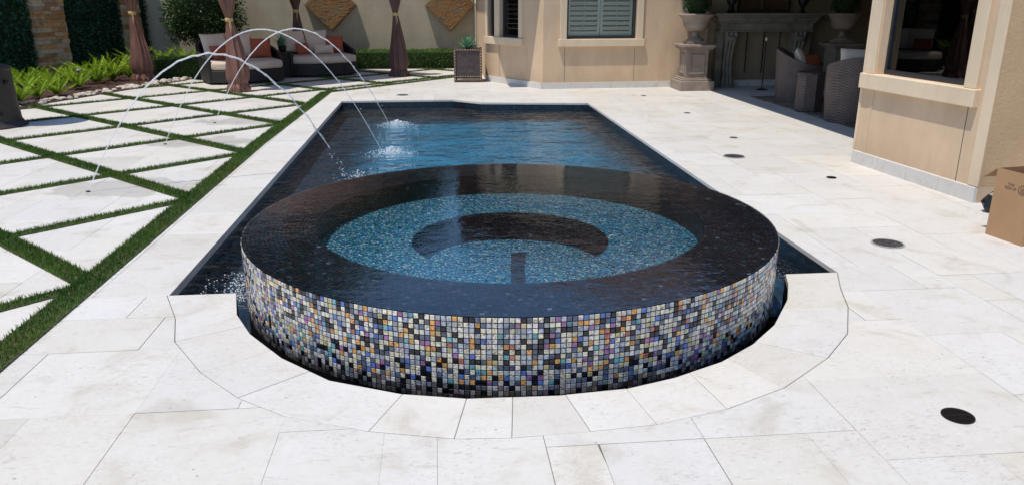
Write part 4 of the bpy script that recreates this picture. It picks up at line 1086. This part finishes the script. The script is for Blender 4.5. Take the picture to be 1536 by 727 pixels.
a=MB(); a.prism([(.22*math.cos(k*.5236),.22*math.sin(k*.5236)) for k in range(12)],.0,.50); a.build('base',M_wicker,stb); a=MB(); a.prism([(.25*math.cos(k*.2618),.25*math.sin(k*.2618)) for k in range(24)],.5,.53); a.build('table_top',M_black,stb)
pt=thing('potted_plant',(-3.2,17.05,.53),'small spiky pale green potted plant on the dark side table','plant')
a=MB(); a.lathe([(.06,0),(.09,.12),(.085,.12)],20); a.build('pot',M_black,pt)
def spiky(n,L,w,seed,spread=1.0,z0=.1):
    random.seed(seed); l=MB()
    for i in range(n):
        an=i*2.399; el=rad(25+55*(i/n)); d=Vector((math.cos(an)*math.cos(el)*spread,math.sin(an)*math.cos(el)*spread,math.sin(el))); q=d.cross(Vector((0,0,1))).normalized(); N=6; vs=[]
        LL=L*U(.8,1.1)
        for j in range(N+1):
            s=j/N; p=d*LL*s+Vector((0,0,z0)); p.z-=LL*.22*s*s*math.cos(el); ww=w*(1-s)**.7*(.6+1.2*min(s*3,1)*.5); up=d.cross(q)
            vs+= [p-q*ww+up*ww*-.25,p,p+q*ww+up*ww*-.25]
        fs=[(j*3+k,j*3+k+1,(j+1)*3+k+1,(j+1)*3+k) for j in range(N) for k in (0,1)]; k_=U(.75,1.25); l.add(vs,fs,(k_,k_,k_))
    return l
spiky(30,.36,.012,4,z0=.1).build('leaves',M_agave,pt,colors=True)

# ------------------------------------------------------------------ planter with agave
pl=thing('planter',(.66,15.85,0),'square dark metal studded planter at the house corner','planter',rz=rad(-4))
a=MB(); s=.255; a.box(-s,s,-s,s,.09,.63); a.build('body',M_planter,pl,bevel=.01)
a=MB()
for x in (-s,s):
    for y in (-s,s): a.box(x-.02,x+.02,y-.02,y+.02,.0,.655)
for y in (-s,s):
    for z in (.02,.10,.615): a.box(-s+.02,s-.02,y-.014,y+.014,z,z+.028)
for x in (-s,s):
    for z in (.02,.10,.615): a.box(x-.014,x+.014,-s+.02,s-.02,z,z+.028)
a.cur=1
for x in (-s,s):
    for i in range(11): a.ball((x,-s-.022,.06+i*.055),.009,6,4)
for i in range(9): a.ball((-s+.05+i*.052,-s-.018,.63),.009,6,4); a.ball((-s+.05+i*.052,-s-.018,.115),.009,6,4)
a.build('rail_frame',[M_rust,M_pebble],pl)
ag=thing('agave',(.66,15.85,.60),'blue green spiky agave growing in the square dark planter','plant'); spiky(34,.36,.030,9,z0=.02).build('leaves',M_agave,ag,colors=True)

# ------------------------------------------------------------------ urns on pedestals with topiary
def pedestal(x,y,label):
    t_=thing('pedestal',(x,y,0),label,'pedestal','cast stone pedestals beside the mantel')
    def sq(mb,hw,z0,z1): mb.box(-hw,hw,-hw,hw,z0,z1)
    a=MB(); sq(a,.315,0,.17); sq(a,.275,.17,.20); sq(a,.245,.20,.225); a.build('plinth',M_caststone,t_,bevel=.012)
    a=MB(); sq(a,.205,.225,.70)
    for k in range(4):
        Mr=Matrix.Rotation(k*math.pi/2,4,'Z'); 
        for (x0,x1,z0,z1) in ((-.14,-.11,.29,.64),(.11,.14,.29,.64),(-.11,.11,.29,.32),(-.11,.11,.61,.64)): a.box(x0,x1,-.222,-.205,z0,z1,M=Mr)
    a.build('shaft',M_caststone,t_,bevel=.006)
    a=MB(); sq(a,.225,.70,.73); sq(a,.27,.73,.76); sq(a,.30,.76,.81); a.build('cap',M_caststone,t_,bevel=.01)
def urn(x,y,z,label):
    t_=thing('urn',(x,y,z),label,'urn','fluted urns on the pedestals')
    a=MB(); a.box(-.16,.16,-.16,.16,0,.05); a.lathe([(.15,.05),(.155,.075),(.12,.10),(.07,.13),(.055,.17),(.06,.20),(.085,.215)],32); a.build('foot',M_caststone,t_,smooth=True)
    a=MB(); a.lathe([(.08,.215),(.14,.235),(.19,.27),(.215,.32),(.222,.36)],64,fold=lambda an,zz:1+.035*abs(math.sin(14*an))); a.lathe([(.222,.36),(.235,.385),(.24,.41),(.27,.46),(.31,.49),(.325,.51),(.315,.53),(.27,.53),(.25,.48)],48,cap=False); a.build('bowl',M_caststone,t_,smooth=True,angle=50)
def topiary(x,y,z,label,shape):
    t_=thing('topiary',(x,y,z),label,'topiary','clipped topiaries in the urns')
    a=MB(); a.ball((0,0,.28),.20,12,8,1,1,1.5); a.build('core',M_hedgecore,t_,smooth=True); l=MB(); clump(l,0,0,.30,.24,.24,.40,2600,.03,.02,.85); l.v=[(v[0],v[1],v[2]) for v in l.v]; l.build('foliage',M_leafD,t_,colors=True)
P1=(4.71,14.0); P2=(7.55,14.08)
pedestal(*P1,'sunlit taupe stone pedestal at the corner of the patio'); urn(*P1,.81,'fluted stone urn in the sun on the left pedestal'); topiary(*P1,1.27,'clipped dark topiary in the sunlit left urn',0)
pedestal(*P2,'shaded pedestal on the far side of the mantel'); urn(*P2,.81,'fluted stone urn in shade right of the mantel'); topiary(*P2,1.27,'clipped dark topiary in the shaded right urn',0)

# ------------------------------------------------------------------ mantel
mn=thing('mantel',(6.1,14.3,0),'dark carved stone mantel console with scroll legs against the patio wall','mantel')
a=MB(); 
for hw,y0,z0,z1 in ((1.02,-.30,1.30,1.345),(.98,-.27,1.265,1.30),(.95,-.24,1.20,1.265),(.91,-.21,1.165,1.20),(.88,-.19,1.04,1.165),(.90,-.20,1.01,1.04)): a.box(-hw,hw,y0,.12,z0,z1)
a.build('shelf',M_darkstone,mn,bevel=.008)
def scroll(x):
    a=MB(); # side profile in y-z, S shaped bracket
    prof=[(.0,.02,.17),(.12,.0,.17),(.20,.01,.15),(.30,-.02,.11),(.45,-.04,.10),(.60,-.03,.12),(.75,.02,.16),(.88,.07,.20),(.97,.08,.21),(1.01,.06,.19)]
    pts=[]
    vs=[]; fs=[]
    ncol=13
    for (z,fw,dep) in prof:
        for k in range(ncol):
            u_=-1+2*k/(ncol-1); w_=.095+.03*(z>.7)*(z-.7)*3+.02*(z<.2); y=-dep-.012*math.cos(u_*math.pi*3)
            vs.append((x+u_*w_,y,z))
    n=len(prof)
    for i in range(n-1):
        for k in range(ncol-1): fs.append((i*ncol+k,i*ncol+k+1,(i+1)*ncol+k+1,(i+1)*ncol+k))
    o_=len(vs)
    for (z,fw,dep) in prof:
        w_=.095+.03*(z>.7)*(z-.7)*3+.02*(z<.2)
        vs+= [(x-w_,.1,z),(x+w_,.1,z)]
    for i in range(n-1):
        fs.append((i*ncol,(i+1)*ncol,o_+2*(i+1),o_+2*i)); fs.append((i*ncol+ncol-1,o_+2*i+1,o_+2*(i+1)+1,(i+1)*ncol+ncol-1))
    a.add(vs,fs); a.ball((x,-.19,.90),.055,12,8,2.0,1,1); a.box(x-.13,x+.13,-.19,.1,0,.05); a.build('leg',M_darkstone,mn,smooth=True,angle=50)
scroll(-.66); scroll(.66)
for b_ in ((-.90,-.78),(.78,.90)): a=MB(); a.box(b_[0],b_[1],-.10,.11,0,1.01); a.build('pilaster',M_darkstone,mn,bevel=.006)
for x in (-.28,.05,.36): ft=MB(); ft.box(x-.008,x+.008,.02,.035,.25,1.01); ft.build('iron_rod',M_black,mn)
tl=thing('fire_tool_stand',(5.95,13.75,0),'thin black fire tool stand with pale knob in front of the mantel','fire tools')
a=MB(); a.tube([(0,0,0),(0,0,.88)],.009,8); a.lathe([(.10,0),(.10,.012),(.02,.025)],20); a.build('pole',M_black,tl); a=MB(); a.ball((0,0,.90),.025,10,8,1,1,1.3); a.build('knob',M_cushion_w,tl,smooth=True)
a=MB(); a.lathe([(.06,0),(.085,.03),(.05,.06),(.04,.12),(.09,.20),(.11,.27),(.08,.34),(.05,.38),(.07,.40)],24,(0,0)); o=a.build('vase',M_black,smooth=True,loc=(5.42,14.2,1.345)); tag(o,'black urn shaped vase at the left end of the mantel','vase')
a=MB(); a.lathe([(.07,0),(.03,.04),(.025,.08),(.07,.14),(.10,.22),(.09,.26),(.11,.28)],24,(0,0)); o=a.build('vase',M_black,smooth=True,loc=(6.78,14.2,1.345)); tag(o,'black footed vase at the right end of the mantel','vase')
mr=thing('mirror',(6.1,14.36,1.345),'dark framed mirror leaning on the mantel shelf','mirror'); a=MB(); 
for b_ in ((-.5,-.44,-.03,.02,0,.95),(.44,.5,-.03,.02,0,.95),(-.44,.44,-.03,.02,0,.06),(-.44,.44,-.03,.02,.89,.95),(-.03,.03,-.025,.02,.06,.89)): a.box(*b_)
a.build('frame',M_bronze,mr); a=MB(); a.box(-.44,.44,0,.01,.06,.89); a.build('pane',simple('mirror_glass',(.25,.25,.25),.05,1),mr)

# ------------------------------------------------------------------ patio furniture and rug
a=MB(); a.box(5.33,8.4,9.3,12.75,.003,.012); tag(a.build('rug',M_rug),'brown patterned outdoor rug under the patio chairs','rug')
def tubchair(loc,rz,label,w=.40,hb=.84,ha=.60):
    t_=thing('tub_chair',loc,label,'armchair','wicker tub chairs on the rug',rz)
    n=25; vs=[];fs=[]; th=.06
    for i in range(n):
        a_=rad(-48+ (180+96)*i/(n-1)); c,s_=math.cos(a_),math.sin(a_); k=.5-.5*math.cos(2*math.pi*i/(n-1)); hh=ha+(hb-ha)*k**1.3
        for (r,z) in ((w*.93,.0),(w,.35),(w*1.0+.03*k,hh),(w-th+.03*k,hh),(w-th,.3),(w-th,0.0)): vs.append((c*r,s_*r,z))
    for i in range(n-1):
        for k in range(6): fs.append((i*6+k,i*6+(k+1)%6,(i+1)*6+(k+1)%6,(i+1)*6+k))
    fs+= [(5,4,3,2,1,0),tuple((n-1)*6+k for k in range(6))]
    a=MB(); a.add(vs,fs); a.build('shell',M_wickerb,t_,smooth=True,angle=50)
    a=MB(); q=w-th-.004; pts=[(q*.93*math.cos(rad(-48+276*i/24)),q*.93*math.sin(rad(-48+276*i/24))) for i in range(25)]; a.prism(pts,.02,.30); a.build('base',M_wickerb,t_)
    a=MB(); a.prism(pts,.30,.44); a.build('seat_cushion',M_cushion_w,t_,bevel=.03,smooth=True,angle=60)
CH1=(5.86,12.05,.012); CH2=(5.66,9.98,.012)
tubchair(CH1,rad(62),'brown wicker tub chair facing right near the mantel with two pillows')
tubchair(CH2,rad(152),'large brown wicker tub chair in front, back turned to the pool',.41,.86,.66)
pillow((5.80,12.0,.66),.44,.42,.17,rad(-22),rad(65),M_cushion_w,'cream pillow in the tub chair by the mantel')
pillow((5.98,11.98,.60),.34,.32,.14,rad(-15),rad(20),M_orange,'orange pillow in the tub chair by the mantel')
pillow((5.80,10.17,.80),.62,.30,.15,rad(8),rad(-28),M_cushion_w,'cream back cushion rising above the nearest tub chair',name='back_pillow')
sl=thing('stool',(5.47,10.95,.012),'small brown wicker drum stool between the two tub chairs','stool')
a=MB(); a.lathe([(.19,0),(.20,.02),(.20,.50),(.195,.54)],8); a.build('base',M_wickerb,sl); a=MB(); a.lathe([(.20,.54),(.205,.55),(.19,.565),(.02,.567)],32); a.build('table_top',M_wickerb,sl,smooth=True)
a=MB(); a.lathe([(.2,0),(.2,.02),(.02,.03),(.02,.5),(.24,.51),(.24,.53)],24); o=a.build('side_table',M_lampmetal,smooth=True,loc=(5.98,11.0,.012)); tag(o,'small pale topped side table behind the wicker stool','side table')

# ------------------------------------------------------------------ patio heater (only its base in view)
ht=thing('patio_heater',(-5.83,10.66,0),'dark patio heater with cylindrical base cabinet at the left edge','patio heater')
a=MB(); a.lathe([(.43,.0),(.435,.02),(.40,.05),(.375,.09)],48); a.build('base_plate',M_heater,ht,smooth=True)
a=MB(); a.lathe([(.375,.09),(.36,.30),(.345,.72)],48,cap=False); a.lathe([(.345,.72),(.355,.735),(.35,.765),(.30,.785),(.05,.80)],48); a.build('tank_cabinet',M_heater,ht,smooth=True,angle=35)
a=MB()
for an,z in ((-38,.55),(-40,.19),(-15,.58)):
    a=MB(); q=rad(an); r=.362; M=Matrix.Translation((r*math.cos(q),r*math.sin(q),z))@Matrix.Rotation(q,4,'Z')@Matrix.Rotation(rad(90),4,'Y'); o_=len(a.v); a.lathe([(.03,-.02),(.03,.012),(.02,.018)],16)
    for j in range(o_,len(a.v)): a.v[j]=tuple(M@Vector(a.v[j]))
    a.build('knob',M_black,ht)
a=MB(); a.tube([(0,0,.79),(0,0,1.95)],.035,16); a.build('pole',M_heater,ht); a=MB(); a.lathe([(.07,1.95),(.09,2.15),(.09,2.2)],24); a.build('burner',M_steel,ht); a=MB(); a.lathe([(.44,2.2),(.43,2.21),(.15,2.33),(.02,2.36)],40); a.build('reflector_hood',M_steel,ht,smooth=True)

# ------------------------------------------------------------------ cardboard box and bag
bx=thing('cardboard_box',(3.87,4.88,0),'open brown cardboard box standing on the deck at the right edge','box')
BM=frameM((0,0),(.045,-.30)); BL=.30; bh=.48; bd=.42
a=MB(); tk=.004
a.box(0,BL,0,tk,0,bh,M=BM); a.box(0,BL,bd-tk,bd,0,bh,M=BM); a.box(0,tk,tk,bd-tk,0,bh,M=BM); a.box(BL-tk,BL,tk,bd-tk,0,bh,M=BM); a.box(tk,BL-tk,tk,bd-tk,0,.006,M=BM)
a.build('carton',M_card,bx)
fp=MB(); Mf=BM@Matrix.Translation((0,0,bh))@Matrix.Rotation(rad(-52),4,'Y')   # far side flap hangs outwards
fp.box(-.0,.004,.01,bd-.01,0,.15,M=BM@Matrix.Translation((0,0,bh))@Matrix.Rotation(rad(-128),4,'Y')); fp.build('flap',M_card,bx)
fp=MB(); fp.box(BL-.004,BL,.01,bd-.01,0,.14,M=BM@Matrix.Translation((0,0,bh))@Matrix.Translation((0,0,0))); fp.build('flap',M_card,bx)
def text(s_,size,M,name,parent,mat=M_ink,align='CENTER'):
    cu=bpy.data.curves.new(name,'FONT'); cu.body=s_; cu.size=size; cu.align_x=align; cu.extrude=.0004; ob=bpy.data.objects.new(name,cu); COL.objects.link(ob)
    dg=bpy.context.evaluated_depsgraph_get(); me=bpy.data.meshes.new_from_object(ob.evaluated_get(dg)); bpy.data.objects.remove(ob)
    me.materials.clear(); me.materials.append(mat); o=bpy.data.objects.new(name,me); COL.objects.link(o); o.parent=parent; o.matrix_local=M; return o
Rx=Matrix.Rotation(rad(90),4,'X')
text('THIS\nSIDE UP',.026,BM@Matrix.Translation((.13,-.0012,bh-.10))@Rx,'print',bx)
a=MB(); M=BM@Matrix.Translation((.225,-.0006,bh-.112))@Rx; o_=len(a.v)
a.lathe([(.034,0),(.034,.0006),(.028,.0006),(.028,0)],32,cap=False); a.box(-.003,.003,-.016,.016,0,.0006); a.box(-.014,-.008,-.012,.012,0,.0006); a.box(.008,.014,-.012,.012,0,.0006); a.box(-.018,.018,-.020,-.016,0,.0006)
a.v=[tuple(M@Vector(v)) for v in a.v]; a.build('emblem',M_ink,bx)
a=MB(); 
for i in range(5): a.leaf(Vector((0,0,0)),Vector((1,0,0)),Vector((0,0,1)),.01,.01)
a=MB(); n=9; vs=[]; fs=[]
a.ball((0,0,.07),.11,12,8,1.1,.7,.75)
for j in range(len(a.v)):
    v=Vector(a.v[j]); v*=1+.35*mnoise.noise(v*17); v.z=max(0.002,v.z); a.v[j]=tuple(v)
o=a.build('plastic_bag',M_bag,loc=(4.36,5.42,0)); tag(o,'crumpled black plastic bag between the wall vent and the carton','bag')

# ------------------------------------------------------------------ trees beyond the garden wall (seen in the water)
def tree(x,y,h,r,label,n=9000):
    t_=thing('garden_tree',(x,y,0),label,'tree','trees beyond the garden wall')
    a=MB(); a.tube([(0,0,0),(.1,0,h*.3),(0,.1,h*.6),(.1,0,h*.85)],[.22,.18,.12,.04],10)
    cs=[]
    for i in range(9):
        an=i*2.4; q=U(.25,.75)*r; z=h*U(.45,.88); cs.append((q*math.cos(an),q*math.sin(an),z)); a.tube([(0,0,h*.3+i*.1),(q*.5*math.cos(an),q*.5*math.sin(an),z*.75),(q*math.cos(an),q*math.sin(an),z)],[.08,.06,.02],6)
    a.build('trunk',M_bark,t_); l=MB()
    for c in cs+[(0,0,h*.85)]: clump(l,*c,r*.48,r*.48,r*.38,n//10,.26,.15,.2)
    l.build('crown',M_leafD,t_,colors=True)
tree(-6.5,25,11.5,5.2,'tall broad dark tree behind the garden wall',16000); tree(-1.6,26.5,7.2,2.6,'smaller round tree behind the right end of the garden wall',7000); tree(-13,19,10,4.5,'tall tree behind the green wall at far left',9000); tree(-12,11,8,3.2,'tree left of the deck outside the picture',5000)

# ------------------------------------------------------------------ light, sky, camera
sd=Vector((.28,.18,-1.)).normalized()
sun=bpy.data.lights.new('sun','SUN'); sun.energy=3.75; sun.angle=rad(.53); sun.color=(1,.945,.865)
so=bpy.data.objects.new('sun',sun); COL.objects.link(so); so.rotation_euler=sd.to_track_quat('-Z','Y').to_euler(); so.location=(-3,-2,12)
wd=bpy.data.worlds.new('World'); scene.world=wd; wd.use_nodes=True; nt=wd.node_tree; bg=nt.nodes['Background']
sky=nt.nodes.new('ShaderNodeTexSky'); sky.sky_type='NISHITA'; sky.sun_disc=False; sky.sun_elevation=math.asin(-sd.z); sky.sun_rotation=math.atan2(-sd.x,-sd.y)%(2*math.pi); sky.air_density=1.0; sky.dust_density=.5; sky.ozone_density=2.4
hs=nt.nodes.new('ShaderNodeHueSaturation'); hs.inputs['Saturation'].default_value=1.12; nt.links.new(sky.outputs[0],hs.inputs['Color']); nt.links.new(hs.outputs[0],bg.inputs[0]); bg.inputs[1].default_value=.15
cam=bpy.data.cameras.new('camera'); cam.sensor_width=36; cam.lens=36*F/1536; cam.clip_end=1500; cam.clip_start=.05
cob=bpy.data.objects.new('camera',cam); COL.objects.link(cob); cob.location=(0,0,H); cob.rotation_euler=(math.pi/2-PITCH,0,-YAW); scene.camera=cob
scene.view_settings.view_transform='Standard'; scene.view_settings.look='None'; scene.view_settings.exposure=0; scene.view_settings.gamma=1
scene.render.engine='CYCLES'; cy=scene.cycles; cy.max_bounces=8; cy.transparent_max_bounces=12; cy.diffuse_bounces=4; cy.glossy_bounces=4; cy.use_denoising=True; cy.sample_clamp_indirect=6
